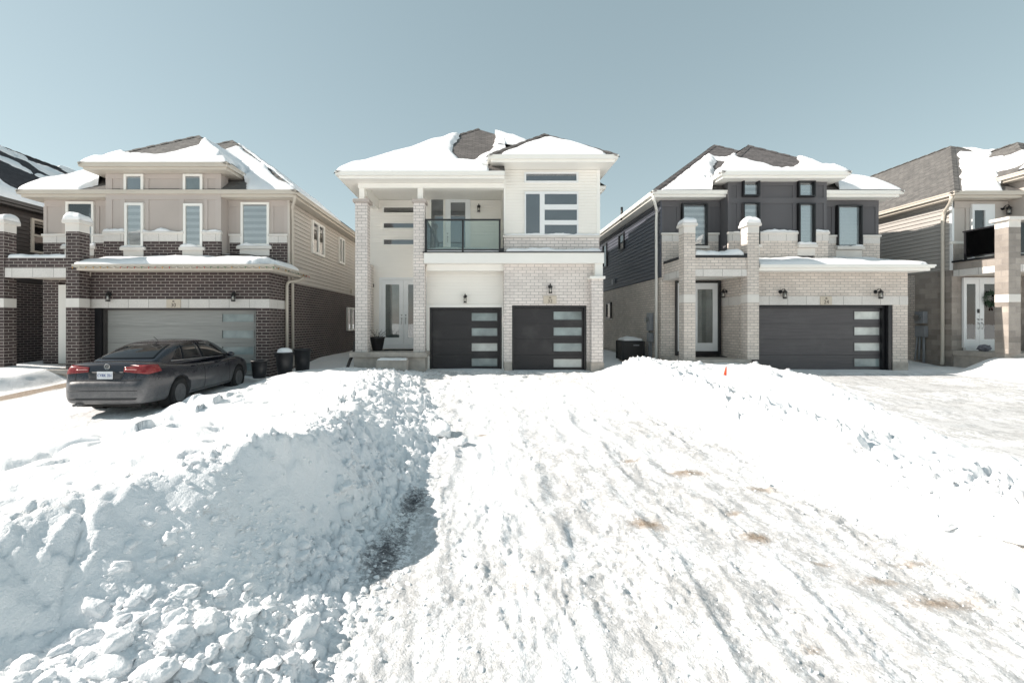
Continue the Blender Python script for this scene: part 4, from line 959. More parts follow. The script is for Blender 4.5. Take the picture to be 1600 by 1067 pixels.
    for (Y,a,c,t,bm,bk) in ((Yb,1158,1184,282,308,'zebra'),(Yb,1244,1270,284,309,'zebra_pale'),(Yb,1158,1184,318,383,'zebra'),(Yb,1244.5,1270,319,383,'zebra_pale'),(Yl,1063.7,1103,319,385,'zebra'),(Yl,1304.5,1343,322,386,'zebra_pale')):
        window(Hs, ('F',Y), PX(a,Y), PX(c,Y), PZ(bm,Y), PZ(t,Y), 'frame_black', bk, .045, .15)
        if bm > 350:
            sill(Hs, ('F',Y), PX(a-2,Y), PX(c+2,Y), PZ(bm+.3,Y), .10, .19, snow=(a>1200)); MB().fbox(('F',Y), PX(a-1,Y), PX(c+1,Y), PZ(bm+17,Y), PZ(bm+5.2,Y), 0, .08).build('stone_block', 'stone_plain', Hs)
    for (y0,y1,z0,z1) in ((23.2,24.0,4.45,5.65),(20.4,21.2,4.9,5.65),(22.5,23.3,1.80,2.60)):
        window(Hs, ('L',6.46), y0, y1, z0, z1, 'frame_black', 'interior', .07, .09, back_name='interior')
    sill(Hs, ('L',6.46), 22.4, 23.4, 1.80, .09, .08)
    MB().fbox(('L',6.46), 21.9, 22.2, 3.45, 3.7, .02, .12).build('vent', 'grey_metal', Hs)
    downspout(Hs, [(6.02,15.95,6.05),(6.08,16.0,5.85),(6.37,16.5,5.6),(6.37,16.55,5.35),(6.37,16.55,.1)], 'white_trim', .05)
    MB().tube([(6.05,19.6,6.0),(6.05,19.6,6.55)], .05, 10).build('vent_pipe', 'black_metal', Hs, smooth=True)
    # meter
    mt = MB().fbox(('L',6.45), 17.05, 17.40, 1.28, 1.95, .0, .14).fbox(('L',6.45), 17.02, 17.42, .86, 1.20, 0, .12).build('electric_meter', 'grey_metal', Hs, bevel=.012)
    b = MB().lathe([(.09,-.1),(.085,0)], (6.30,17.22,1.70), 16, 'x'); b.build('meter_dial', 'silver', mt)
    b = MB().tube([(6.39,17.3,1.28),(6.39,17.3,.0)], .035).tube([(6.39,17.12,.86),(6.39,17.10,.4),(6.3,17.0,.1)], .025); b.build('conduit', 'grey_metal', mt, smooth=True)
    # porch
    zb = (PZ(473,14.6), PZ(460,14.6))
    for a, c, sd_ in ((6.50,6.87,5),(8.54,8.91,6)):
        pillar(Hs, a, c, 14.6, 14.97, .40, PZ(349,14.6), 'brick_cream', zb, .09, 'stone_plain', .06, .22, .22, sd_)
    b = MB(); b.box(6.873,8.537,14.63,14.93,3.29,3.66); b.box(6.52,6.84,14.973,16.32,3.29,3.66); b.build_each('brick_beam', 'brick_cream', Hs)
    b = MB(); b.box(6.873,8.537,14.622,14.94,3.07,3.288); b.box(6.512,6.85,14.973,16.32,3.07,3.288); b.build_each('stone_lintel', 'stone_band', Hs)
    MB().box(6.85,8.6,14.94,16.33,3.10,3.24).build('porch_ceiling', 'white_trim', Hs)
    b = MB(); b.box(6.873,8.537,14.60,14.72,3.661,3.74); b.box(8.47,8.537,14.60,14.72,3.741,3.80); b.box(6.50,6.60,14.975,16.3,3.661,3.75); b.build_each('drip_edge', 'frame_black', Hs)
    snow_heap(6.88,8.46,14.62,16.1,3.70,.22,Hs,51,'balcony_snow',edge=.18,step=.03)
    MB().box(6.42,8.62,14.5,16.34,.24,.40).build('porch_slab', 'concrete', Hs, bevel=.015)
    MB().box(6.47,8.98,14.56,16.34,-.4,.238).build('foundation', 'brick_cream', Hs)
    MB().box(7.04,8.03,14.05,14.498,-.3,.22).build('step', 'concrete', Hs, bevel=.02)
    Y = 16.34
    f = MB(); f.fbox(('F',Y),6.95,7.01,.42,3.07,0,.10); f.fbox(('F',Y),8.46,8.54,.42,3.07,0,.14); f.fbox(('F',Y),7.01,8.46,3.0,3.07,0,.10); f.fbox(('F',Y),7.01,8.46,.42,.56,0,.10); f.build('door_frame', 'frame_black', Hs)
    MB().box(8.54,8.6,16.30,16.5,.4,3.07).build('brick_wall', 'brick_cream', Hs)
    window(Hs, ('F',Y), 7.015, 7.50, .565, 2.995, 'cool_white', 'curtain', .1, .06, name='sidelight', back_name='curtain')
    dl = window(Hs, ('F',Y), 7.51, 8.455, .565, 2.995, 'cool_white', 'curtain', .2, .06, cells=[(.24,.82,.12,.91)], name='front_door', back_name='curtain')
    handle_set(dl, 7.62, Y-.06, 1.5, 'black_metal')
    wall_lamp(Hs, 8.6, PX(0,0)+15.95, PZ(458,15.9), .95, face='L')
    for px in (1219,1367.6): wall_lamp(Hs, PX(px,15.2), 15.198, PZ(459,15.2), 1.05, side=.06)
    number_plaque(Hs, PX(1281,15.2), PX(1299,15.2), 2.175, 2.456, 15.191, '24')
    return Hs
house_right()

def house_far_right():
    Hs = empty('house', (20.5,16.1,0), 'mottled stone and tan siding house with smoked balcony glass, cut off by the right edge', 'house', 'houses along the street')
    main = hip(16.18, 24.98, 15.56, 31, 6.07, .736); bay = hip(18.15, 22.9, 15.05, 22, 6.66, .76)
    b = MB(); hip_mesh(b, main); hip_mesh(b, bay); ridge_caps(b, main); ridge_caps(b, bay); b.build('roof', 'shingle_brown', Hs)
    for r in (main, bay):
        e = MB(); eave_mesh(e, r); e.build('eave', 'beige_trim', Hs)
    roof_snow(Hs, [main, bay], 16.18, 24.0, 15.05, 19.9, .13, [[(17.8,15.4),(18.6,15.4),(18.6,16.4),(18.2,16.2)],[(20.0,18.9),(21.3,18.9),(20.6,20.2)],[(19.6,16.6),(20.5,16.2),(21.3,16.8),(20.5,18.4),(19.9,17.9)]], 61,
        [(16.18,15.56,20.58,19.96,.22)], mask=lambda x,y,wn: np.where((x-16.18)>(y-15.56), 1.0, 0.0))
    w = MB(); w.box(16.61,24.5,16.06,30.5,3.42,5.86); w.box(18.6,22.4,15.55,16.06,3.6,6.45); w.build('wall', 'pale_stucco', Hs)
    s = MB().siding(('L',16.61), 16.12, 30.5, 3.43, 5.86, .146, .030, .026); s.build('siding', 'tan_siding', Hs)
    MB().box(16.575,16.66,16.03,16.11,3.43,5.86).build('corner_board', 'cool_white', Hs)
    g = MB(); g.box(16.6,24.5,16.06,17.42,-.4,3.418); g.box(19.3,24.5,15.2,16.06,-.4,3.3); g.build('stone_wall', 'stone_wall', Hs)
    MB().box(16.62,24.5,17.421,30.5,-.4,3.418).build('brick_wall', 'brick_cream', Hs)
    MB().box(16.5,19.3,16.02,16.058,4.35,4.45).build('stone_cap', 'stone_plain', Hs, bevel=.008)
    MB().box(16.62,18.4,16.0,16.056,3.43,4.348).build('stone_dado', 'stone_wall', Hs)
    t = MB()
    t.box(16.62,18.55,16.03,16.057,5.62,5.855)
    for a,c in ((1508,1513),(1552,1558)): t.box(PX(a,16.06),PX(c,16.06),16.035,16.057,4.45,5.618)
    t.build_each('wall_band', 'pale_stucco', Hs)
    window(Hs, ('F',16.06), PX(1515,16.06), PX(1550,16.06), 3.62, PZ(320,16.06), 'cool_white', 'zebra', .1, .09, cells=[(.10,.58,.08,.90)], name='balcony_door')
    wall_lamp(Hs, PX(1566,16.06), 16.056, PZ(329,16.06), 1.1, side=.06)
    # porch pillar and beams
    pillar(Hs, 16.57, 16.95, 14.3, 14.69, .60, PZ(339,14.3), 'stone_wall', (PZ(472,14.3),PZ(459.5,14.3)), .10, 'stone_plain', .09, 0, .22)
    b = MB(); b.box(16.60,16.90,14.693,16.0,3.42,3.68); b.box(16.953,20,14.35,14.66,3.42,3.68); b.build_each('stone_beam', 'stone_wall', Hs)
    b = MB(); b.box(16.594,16.91,14.693,16.0,3.2,3.418); b.box(16.953,20,14.344,14.67,3.2,3.418); b.build_each('stone_lintel', 'stone_band', Hs)
    MB().box(16.9,20,14.67,16.05,3.22,3.36).build('porch_ceiling', 'beige_trim', Hs)
    b = MB(); b.box(16.55,16.70,14.693,16.02,3.681,3.74); b.box(16.953,20,14.31,14.45,3.681,3.74); b.build_each('drip_edge', 'frame_black', Hs)
    snow_heap(16.72,19.8,14.5,15.9,3.70,.12,Hs,55,'balcony_snow',edge=.15,step=.05)
    r = MB(); r.box(16.60,16.66,15.60,15.66,3.741,4.68); r.box(16.595,16.665,14.693,15.70,4.681,4.73); r.box(16.615,16.645,14.693,15.60,3.80,3.84)
    r.box(16.953,20,14.36,14.42,4.681,4.73); r.box(16.953,20,14.375,14.405,3.80,3.84); r.box(18.5,18.56,14.36,14.42,3.741,4.68)
    ra = r.build('balcony_railing', 'frame_black', Hs)
    b = MB(); b.box(16.626,16.634,14.693,15.60,3.84,4.68); b.build('glass_panel', 'smoked_glass', ra)
    MB().box(16.953,18.5,14.386,14.394,3.84,4.68).build('glass_panel', 'rail_glass', ra)
    # door
    Y = 16.055
    f = MB(); f.fbox(('F',Y),16.95,16.995,.70,3.16,0,.07); f.fbox(('F',Y),18.305,18.36,.70,3.16,0,.07); f.fbox(('F',Y),16.995,18.305,3.11,3.16,0,.07); f.fbox(('F',Y),16.995,18.305,.60,.735,0,.09); f.build('door_frame', 'cool_white', Hs)
    for a, c, hx in ((17.0,17.52,17.47),(17.53,18.3,17.60)):
        d = window(Hs, ('F',Y), a, c, .74, 3.105, 'cool_white', 'zebra' if a > 17.5 else 'curtain', .13, .05, cells=[(.14,.74,.11,.93)] if a < 17.5 else [(.20,.84,.11,.93)], name='front_door')
        handle_set(d, hx, Y-.05, 1.55)
        if a < 17.5: MB().fbox(('F',Y), 17.44, 17.51, 1.92, 2.06, .05, .075).build('keypad', 'black_metal', d, bevel=.006)
    MB().box(16.62,20,14.45,16.06,.44,.60).build('porch_slab', 'concrete', Hs, bevel=.015)
    MB().box(16.66,20,14.5,16.06,-.4,.438).build('foundation', 'concrete', Hs)
    downspout(Hs, [(16.22,15.7,5.95),(16.28,15.78,5.75),(16.52,16.25,5.5),(16.52,16.3,5.2),(16.52,16.3,.25),(16.4,16.2,.12)], 'beige_trim', .055)
    mt = MB().fbox(('L',16.6), 16.92, 17.28, 1.55, 2.0, .0, .16).fbox(('L',16.6), 16.90, 17.30, 1.05, 1.46, 0, .13).build('electric_meter', 'grey_metal', Hs, bevel=.012)
    MB().lathe([(.11,-.1),(.10,0)], (16.44,17.1,1.76), 16, 'x').build('meter_dial', 'silver', mt)
    MB().tube([(16.53,17.0,1.05),(16.53,17.0,.1)], .04).tube([(16.53,17.15,1.05),(16.52,17.18,.2)], .03).tube([(16.53,17.25,1.05),(16.5,17.32,.15)], .03).build('conduit', 'grey_metal', mt, smooth=True)
    return Hs
house_far_right()

def house_far_left():
    Hs = empty('house', (-21.1,16,0), 'dark brown house with black shingle roof, mostly out of frame at the left edge', 'house', 'houses along the street')
    main = hip(-25.6, -16.65, 14.6, 31, 5.95, .755)
    b = MB(); hip_mesh(b, main); ridge_caps(b, main); b.build('roof', 'shingle_black', Hs)
    e = MB(); eave_mesh(e, main); e.build('eave', 'frame_brown', Hs)
    def mask(x,y,wn):
        n = fbm(x*.9, y*.55, 401, 4)
        lowband = np.clip((.9-(-16.65-x)+wn)/.3,0,1)*np.clip((n+.40)/.2,0,1)
        return np.maximum(np.clip((n-.14)/.18,0,1), lowband)
    roof_snow(Hs, [main], -25.0, -16.65, 14.6, 27, .13, (), 71, (), mask=mask, step=.07)
    MB().box(-25.1,-17.11,15.1,30.5,3.05,5.75).build('wall', 'dark_siding', Hs)
    MB().box(-25.1,-17.1,15.1,30.5,-.4,3.048).build('brick_wall', 'brick_dark', Hs)
    MB().siding(('R',-17.11), 15.1, 30.5, 3.07, 5.74, .146, .030, .026).build('siding', 'dark_siding', Hs)
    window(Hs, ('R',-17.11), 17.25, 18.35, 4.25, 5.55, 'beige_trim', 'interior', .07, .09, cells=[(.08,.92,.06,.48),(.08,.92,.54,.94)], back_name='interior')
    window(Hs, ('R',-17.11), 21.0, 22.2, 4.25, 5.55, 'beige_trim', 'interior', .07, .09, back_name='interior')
    return Hs
house_far_left()

# ============================================================ parked car
def car():
    root = empty('car', (-7.46, 8.95, -.285), 'dusty black four-door sedan parked nose-in before the grey garage door', 'car', local=True)
    root.rotation_euler = (R(.4), 0, R(2.5))
    # paint with road dust towards the sills (real dirt, fixed to the panels)
    m, n, l, b = new_mat('dusty_black_paint')
    tc = n.new('ShaderNodeTexCoord'); sp = n.new('ShaderNodeSeparateXYZ'); l.new(tc.outputs['Object'], sp.inputs[0])
    nz = noise(n, l, tc.outputs['Object'], 5, 6, .65); nf = noise(n, l, tc.outputs['Object'], 45, 4, .7)
    lo = ramp(n, l, sp.outputs[2], 1.0, .25)
    f = math_node(n, l, 'MULTIPLY', math_node(n, l, 'ADD', math_node(n, l, 'MULTIPLY', lo, .85), .05), math_node(n, l, 'ADD', math_node(n, l, 'MULTIPLY', nz, .9), math_node(n, l, 'MULTIPLY', nf, .6)))
    f = ramp(n, l, f, .18, .95)
    l.new(mixc(n, l, f, (.007, .008, .015), (.24, .235, .235)), b.inputs['Base Color'])
    l.new(math_node(n, l, 'ADD', math_node(n, l, 'MULTIPLY', f, .6), .22), b.inputs['Roughness'])
    b.inputs['Coat Weight'].default_value = .35; b.inputs['Coat Roughness'].default_value = .08
    M['car_paint'] = m
    M['car_glass'] = plain('tinted_car_glass', (.008, .009, .011), .06, .2, 2); M['car_glass'].node_tree.nodes['Principled BSDF'].inputs['Specular IOR Level'].default_value = .3
    m2, n2, l2, b2 = new_mat('tail_light_red'); b2.inputs['Base Color'].default_value = (.42, .02, .025, 1); b2.inputs['Roughness'].default_value = .25
    g2 = n2.new('ShaderNodeTexCoord'); l2.new(mixc(n2, l2, ramp(n2, l2, noise(n2, l2, g2.outputs['Object'], 14, 4), .4, .75), (.19,.010,.013), (.27,.055,.05)), b2.inputs['Base Color'])
    M['tail_red'] = m2
    M['lens_pink'] = plain('pale_lens', (.42, .20, .19), .2, .1)
    M['steel_wheel'] = plain('dark_steel_wheel', (.13, .125, .125), .55, .3, 15)
    M['plate_white'] = plain('white_number_plate', (.62, .64, .66), .4, .08, 20)
    M['plate_blue'] = plain('blue_lettering', (.04, .08, .28), .5, .05)
    ys = [0,.02,.05,.09,.13,.17,.25,.4,.65,.98,1.3,1.8,2.4,3.0,3.4,3.63,3.9,4.15,4.35,4.5,4.58,4.63]
    hw = [.60,.66,.71,.755,.785,.805,.835,.86,.878,.888,.89,.892,.892,.89,.886,.88,.865,.835,.79,.72,.64,.52]
    zd = [.60,.655,.69,.73,.93,1.03,1.06,1.065,1.055,1.02,.98,.955,.945,.95,.975,.965,.93,.87,.80,.70,.60,.50]
    zb = [.36,.30,.26,.24,.23,.22,.21,.20,.19,.19,.19,.19,.19,.19,.19,.19,.19,.20,.22,.25,.29,.36]
    fr = [(0,0),(.78,0),(.95,.06),(1,.28),(1.0,.50),(.992,.70),(.965,.86),(.905,.965),(.55,1.0),(0,1.012)]
    rings = []
    for y,w_,t,z0 in zip(ys,hw,zd,zb):
        half = [(w_*a, y, z0+(t-z0)*c) for a,c in fr]
        rings.append(half + [(-p[0],p[1],p[2]) for p in half[-2:0:-1]])
    def loft(rings, caps=True):
        b = MB(); k = len(rings[0])
        for r in rings: b.v += r
        for i in range(len(rings)-1):
            for j in range(k):
                b.f.append((i*k+j, i*k+(j+1)%k, (i+1)*k+(j+1)%k, (i+1)*k+j))
        if caps: b.f.append(tuple(reversed(range(k)))); b.f.append(tuple((len(rings)-1)*k+j for j in range(k)))
        return b
    def evaluated(me, cutters=()):
        o = bpy.data.objects.new('tmp', me); COL.objects.link(o); tmp = [o]
        s = o.modifiers.new('s', 'SUBSURF'); s.levels = 2; s.render_levels = 2
        for c in cutters:
            co = bpy.data.objects.new('cut', c); COL.objects.link(co); tmp.append(co)
            bo = o.modifiers.new('b', 'BOOLEAN'); bo.operation = 'DIFFERENCE'; bo.object = co; bo.solver = 'EXACT'
        dg = bpy.context.evaluated_depsgraph_get(); dg.update()
        r = bpy.data.meshes.new_from_object(o.evaluated_get(dg))
        for t in tmp: bpy.data.objects.remove(t)
        return r
    def fix(me):
        bm = bmesh.new(); bm.from_mesh(me); bmesh.ops.recalc_face_normals(bm, faces=bm.faces); bm.to_mesh(me); bm.free(); return me
    def put(me, name, mat, parent, smooth=True):
        me.materials.clear(); me.materials.append(M[mat]); me.name = name
        for p in me.polygons: p.use_smooth = smooth
        o = bpy.data.objects.new(name, me); COL.objects.link(o); o.parent = parent; return o
    WY = (1.06, 3.71); WR = .315
    cut = []
    for y in WY:
        for sx in (-1, 1):
            cut.append(fix(MB().lathe([(.375,.60*sx),(.375,1.1*sx)], (0,y,.325), 36, 'x').mesh('cut')))
    base = fix(loft(rings).mesh('b'))
    body = evaluated(base, cut)
    bo = put(body, 'body', 'car_paint', root)
    m_ = bo.modifiers.new('n', 'WEIGHTED_NORMAL')
    # dark wheel wells
    wl = MB()
    for y in WY:
        for sx in (-1,1): wl.lathe([(.373,.603*sx),(.373,.82*sx)], (0,y,.325), 30, 'x')
    wl.box(-.6,.6,.2,4.3,.17,.24)
    wl.build('underbody', 'rubber', None).parent = root
    # cabin
    cs = [(.50,.66,.62,1.03,.90),(.62,.72,.60,1.085,.92),(1.0,.775,.565,1.255,.90),(1.4,.80,.56,1.385,.88),(1.7,.812,.57,1.428,.88),(2.1,.818,.575,1.448,.88),(2.5,.818,.575,1.44,.88),(2.8,.812,.565,1.405,.88),(3.05,.80,.57,1.325,.88),(3.4,.775,.60,1.135,.88),(3.68,.72,.64,.97,.88)]
    crings = []
    for y,wb,wt,zt,z0 in cs:
        half = [(0,y,z0),(wb,y,z0),(wb*.995,y,z0+(zt-z0)*.25),(wb+(wt-wb)*.52,y,z0+(zt-z0)*.66),(wt+.015,y,zt-.05*(zt-z0)/.55),(wt-.06,y,zt-.012),(wt*.5,y,zt+.004),(0,y,zt+.008)]
        crings.append(half + [(-p[0],p[1],p[2]) for p in half[-2:0:-1]])
    cab = evaluated(fix(loft(crings).mesh('c')))
    put(cab, 'cabin', 'car_paint', root)
    def bvh(me): return BVHTree.FromPolygons([v.co.copy() for v in me.vertices], [tuple(p.vertices) for p in me.polygons])
    tb, tc_ = bvh(body), bvh(cab)
    def patch(b, tree, corners, view, off=.004, nu=14, nv=8):
        """quad of bl, br, tr, tl in the view plane, laid on the bodywork"""
        s0 = len(b.v); ok = []
        for j in range(nv+1):
            for i in range(nu+1):
                u, v = i/nu, j/nv
                bl, br, tr, tl = corners
                p = [(bl[k]*(1-u)+br[k]*u)*(1-v)+(tl[k]*(1-u)+tr[k]*u)*v for k in (0,1)]
                if view == 'rear': o_, d_ = Vector((p[0],-2,p[1])), Vector((0,1,0))
                elif view == 'right': o_, d_ = Vector((3,p[0],p[1])), Vector((-1,0,0))
                elif view == 'left': o_, d_ = Vector((-3,p[0],p[1])), Vector((1,0,0))
                else: o_, d_ = Vector((p[0],8,p[1])), Vector((0,-1,0))
                h = tree.ray_cast(o_, d_)
                if h[0] is None: ok.append(False); b.v.append(tuple(o_))
                else:
                    nn = h[1] if h[1].dot(d_) < 0 else -h[1]
                    ok.append(True); b.v.append(tuple(h[0]+nn*off))
        for j in range(nv):
            for i in range(nu):
                q = [j*(nu+1)+i, j*(nu+1)+i+1, (j+1)*(nu+1)+i+1, (j+1)*(nu+1)+i]
                if all(ok[k] for k in q):
                    f = tuple(s0+k for k in q); b.f.append(f if view in ('rear','right') else tuple(reversed(f)))
        return b
    def pp(name, mat, specs, parent=root, off=.004, nu=14, nv=8):
        b = MB()
        for tree, cr, vw in specs: patch(b, tree, cr, vw, off, nu, nv)
        o = b.build(name, mat, None, smooth=True); o.parent = parent
        so = o.modifiers.new('t', 'SOLIDIFY'); so.thickness = .004; so.offset = 1
        return o
    pp('rear_window', 'car_glass', [(tc_, ((-.56,1.09),(.56,1.09),(.455,1.36),(-.455,1.36)), 'rear')], nu=24, nv=12)
    pp('windshield', 'car_glass', [(tc_, ((-.60,1.0),(.60,1.0),(.48,1.37),(-.48,1.37)), 'front')], nu=20, nv=12)
    for sd_, vw in ((1,'right'),(-1,'left')):
        pp('side_window', 'car_glass', [(tc_, ((2.04,.985),(3.18,1.0),(2.74,1.33),(2.06,1.375)), vw)])
        pp('side_window', 'car_glass', [(tc_, ((1.30,1.0),(1.95,.985),(1.97,1.375),(1.50,1.345)), vw)])
        pp('quarter_window', 'car_glass', [(tc_, ((.98,1.035),(1.26,1.005),(1.44,1.325),(1.40,1.30)), vw)])
        pp('window_trim', 'silver', [(tc_, ((.95,1.015),(3.2,.975),(3.2,.985),(.95,1.027)), vw)], off=.006, nu=30, nv=1)
        x_ = sd_
        L = [(tb, ((x_*.34,.87),(x_*.80,.825),(x_*.80,1.0),(x_*.34,.965)) if x_>0 else ((-.80,.825),(-.34,.87),(-.34,.965),(-.80,1.0)), 'rear'),
             (tb, ((.15,.825),(.46,.86),(.42,.99),(.15,1.0)), vw)]
        tl_ = pp('tail_light', 'tail_red', L, off=.007, nu=18, nv=6)
        pp('reverse_lens', 'lens_pink', [(tb, ((x_*.36,.905),(x_*.58,.90),(x_*.58,.925),(x_*.36,.925)) if x_>0 else ((-.58,.90),(-.36,.905),(-.36,.925),(-.58,.925)), 'rear')], parent=tl_, off=.013, nu=8, nv=2)
        for (a, c_) in ((1.40,1.985),(2.03,3.16)):
            door = pp('door_seam', 'rubber', [(tb, ((c_,.30),(c_+.010,.30),(c_+.010,.94),(c_,.94)), vw)], off=.001, nu=1, nv=18)
        pp('sill_seam', 'rubber', [(tb, ((1.42,.285),(3.30,.285),(3.30,.297),(1.42,.297)), vw)], off=.001, nu=24, nv=1)
        for yh in (1.62, 2.62):
            hx = tb.ray_cast(Vector((3*x_,yh,.86)), Vector((-x_,0,0)))[0].x
            h = MB().tube([(hx,yh-.09,.865),(hx+.035*x_,yh-.07,.868),(hx+.038*x_,yh+.07,.870),(hx,yh+.09,.868)], .014, 8); h.build('door_handle', 'car_paint', None, smooth=True).parent = root
        mb = MB().lathe([(.01,-.07),(.06,-.06),(.085,0),(.075,.05),(.02,.075)], (0,0,0), 14, 'y'); mb.v = [(x_*.97+v[0]*1.2, 3.02+v[1], 1.02+v[2]*.75) for v in mb.v]
        mb.tube([(x_*.80,3.02,.985),(x_*.92,3.02,1.0)], .022, 8); mb.build('mirror', 'car_paint', None, smooth=True).parent = root
    # rear details
    pp('bumper_seam', 'rubber', [(tb, ((-.70,.705),(.70,.705),(.70,.715),(-.70,.715)), 'rear')], off=.001, nu=30, nv=1)
    pp('boot_seam', 'rubber', [(tb, ((.565,.72),(.573,.72),(.60,1.0),(.592,1.0)), 'rear'), (tb, ((-.573,.72),(-.565,.72),(-.592,1.0),(-.60,1.0)), 'rear')], off=.001, nu=1, nv=10)
    pp('plate_recess', 'plastic', [(tb, ((-.30,.735),(.30,.735),(.36,.875),(-.36,.875)), 'rear')], off=.002, nu=18, nv=6)
    pp('rear_valance', 'plastic', [(tb, ((-.62,.33),(.62,.33),(.66,.37),(-.66,.37)), 'rear')], off=.002, nu=20, nv=2)
    pp('bumper_crease', 'plastic', [(tb, ((-.66,.505),(.66,.505),(.66,.515),(-.66,.515)), 'rear')], off=.001, nu=30, nv=1)
    yr = tb.ray_cast(Vector((0,-2,.80)), Vector((0,1,0)))[0].y - .02
    pl = MB().box(-.1525,.1525,yr-.006,yr,.735,.887).build('number_plate', 'plate_white', None, bevel=.004); pl.parent = root
    tm = text_mesh('CYRK 351', .082)
    for v in tm.vertices: v.co = Vector((v.co.x*.78, yr-.008-v.co.z, v.co.y+.808))
    put(tm, 'registration', 'plate_blue', pl, False)
    # round badge on the boot lid
    yb = tb.ray_cast(Vector((0,-2,.97)), Vector((0,1,0)))[0].y - .006
    bd_ = MB()
    for k in range(28):
        a, c = 2*math.pi*k/28, 2*math.pi*(k+1)/28
        bd_.tube([(.052*math.cos(a),yb-.006,.975+.052*math.sin(a)),(.052*math.cos(c),yb-.006,.975+.052*math.sin(c))], .0055, 5)
    for P in (((-.026,.042),(0,.002)),((0,.002),(.026,.042)),((-.044,.022),(-.02,-.042)),((-.02,-.042),(0,-.006)),((0,-.006),(.02,-.042)),((.02,-.042),(.044,.022))):
        bd_.tube([(P[0][0],yb-.008,.975+P[0][1]),(P[1][0],yb-.008,.975+P[1][1])], .005, 5)
    bb = bd_.build('badge', 'silver', None); bb.parent = root
    MB().lathe([(.048,-.003),(.048,.004)], (0,yb-.002,.975), 24, 'y').build('badge_disc', 'plastic', None).parent = bb
    ex = MB()
    for x in (-.52,-.44): ex.tube([(x,-.02,.235),(x,.35,.245)], .028, 12)
    ex.build('exhaust_pipe', 'steel_wheel', None, smooth=True).parent = root
    MB().tube([(0,1.66,1.435),(0,1.52,1.52)], .006, 6).build('aerial', 'plastic', None).parent = root
    # wheels
    w0 = None
    for y in WY:
        for sx in (-1,1):
            if w0 is None:
                t = MB().lathe([(.01,-.06),(.20,-.06),(.20,-.10),(.285,-.105),(.308,-.085),(.315,-.05),(.315,.05),(.308,.085),(.285,.105),(.207,.10),(.20,.03),(.01,.03)], (0,0,0), 40, 'x')
                for k in range(40):                       # tread blocks
                    a = 2*math.pi*k/40; r = .3155
                    for xx in (-.055,.012): 
                        p = Vector((0,math.cos(a),math.sin(a))); q = Vector((0,-math.sin(a),math.cos(a)))
                        c = p*r; t.poly([c+Vector((xx,0,0))-q*.015, c+Vector((xx+.045,0,0))-q*.015, c+Vector((xx+.045,0,0))+q*.015, c+Vector((xx,0,0))+q*.015,
                                         c+p*.008+Vector((xx,0,0))-q*.013, c+p*.008+Vector((xx+.045,0,0))-q*.013, c+p*.008+Vector((xx+.045,0,0))+q*.013, c+p*.008+Vector((xx,0,0))+q*.013],
                                        [(4,5,6,7),(0,1,5,4),(1,2,6,5),(2,3,7,6),(3,0,4,7)])
                wo_ = t.build('wheel', 'rubber', None); wo_.parent = root
                r_ = MB().lathe([(.205,.095),(.195,.10),(.185,.06),(.165,.045),(.12,.06),(.075,.075),(.06,.085),(.0,.085)], (0,0,0), 32, 'x')
                ro = r_.build('rim', 'steel_wheel', None, smooth=True); ro.parent = wo_
                hl = MB()
                for k in range(14):
                    a = 2*math.pi*k/14; hl.lathe([(.022,.045),(.022,.064)], (0,.143*math.cos(a),.143*math.sin(a)), 10, 'x')
                for k in range(5):
                    a = 2*math.pi*k/5; hl.lathe([(.009,.075),(.008,.09)], (0,.045*math.cos(a),.045*math.sin(a)), 8, 'x')
                ho = hl.build('rim_holes', 'rubber', None); ho.parent = wo_; w0 = (wo_, ro, ho)
                ws = w0
            else:
                wc = w0[0].copy(); COL.objects.link(wc); wc.parent = root; rest = []
                for q in w0[1:]:
                    c = q.copy(); COL.objects.link(c); c.parent = wc; rest.append(c)
                ws = (wc, *rest)
            ws[0].location = (sx*.775, y, WR); ws[0].rotation_euler = (random.uniform(0,1), 0, 0 if sx > 0 else math.pi)
    return root
car()

# ============================================================ bins, pot, mat, air conditioner and small things
def bin_(loc, r0, r1, h, label, snow=0, handles=True, tilt=0):
    e = empty('garbage_bin', loc, label, 'garbage bin', 'bins beside the brick garage corner', local=True); e.rotation_euler = (0, tilt, random.uniform(0,3))
    b = MB().lathe([(r0*.9,0),(r0,.01),(r0+(r1-r0)*.5,h*.5),(r1,h*.94),(r1+.022,h*.945),(r1+.022,h),(r1-.012,h),(r1-.03,h*.85),(r1-.035,h*.8)], (0,0,0), 28)
    b.build('bin_body', 'plastic', None, smooth=True).parent = e
    if handles:
        for sx in (-1,1):
            MB().tube([(sx*(r1+.01),-.07,h*.90),(sx*(r1+.055),-.05,h*.88),(sx*(r1+.055),.05,h*.88),(sx*(r1+.01),.07,h*.90)], .013, 8).build('handle', 'plastic', None, smooth=True).parent = e
    if snow:
        MB().lathe([(r1-.02,h*.82),(r1-.03,h*.97),(r1*.75,h+snow*.6),(r1*.4,h+snow*.95),(.02,h+snow)], (0,0,0), 24).build('snow_cap', 'snow', None, smooth=True).parent = e
    return e
bin_((-6.34,13.0,.0), .17, .215, .50, 'low black tub nearest the grey garage door', 0, False)
bin_((-5.85,13.55,.04), .20, .255, .66, 'black garbage bin heaped with snow by the downspouts', .13)
bin_((-5.62,14.3,.04), .20, .25, .72, 'black garbage bin half hidden behind the snow-topped bin')

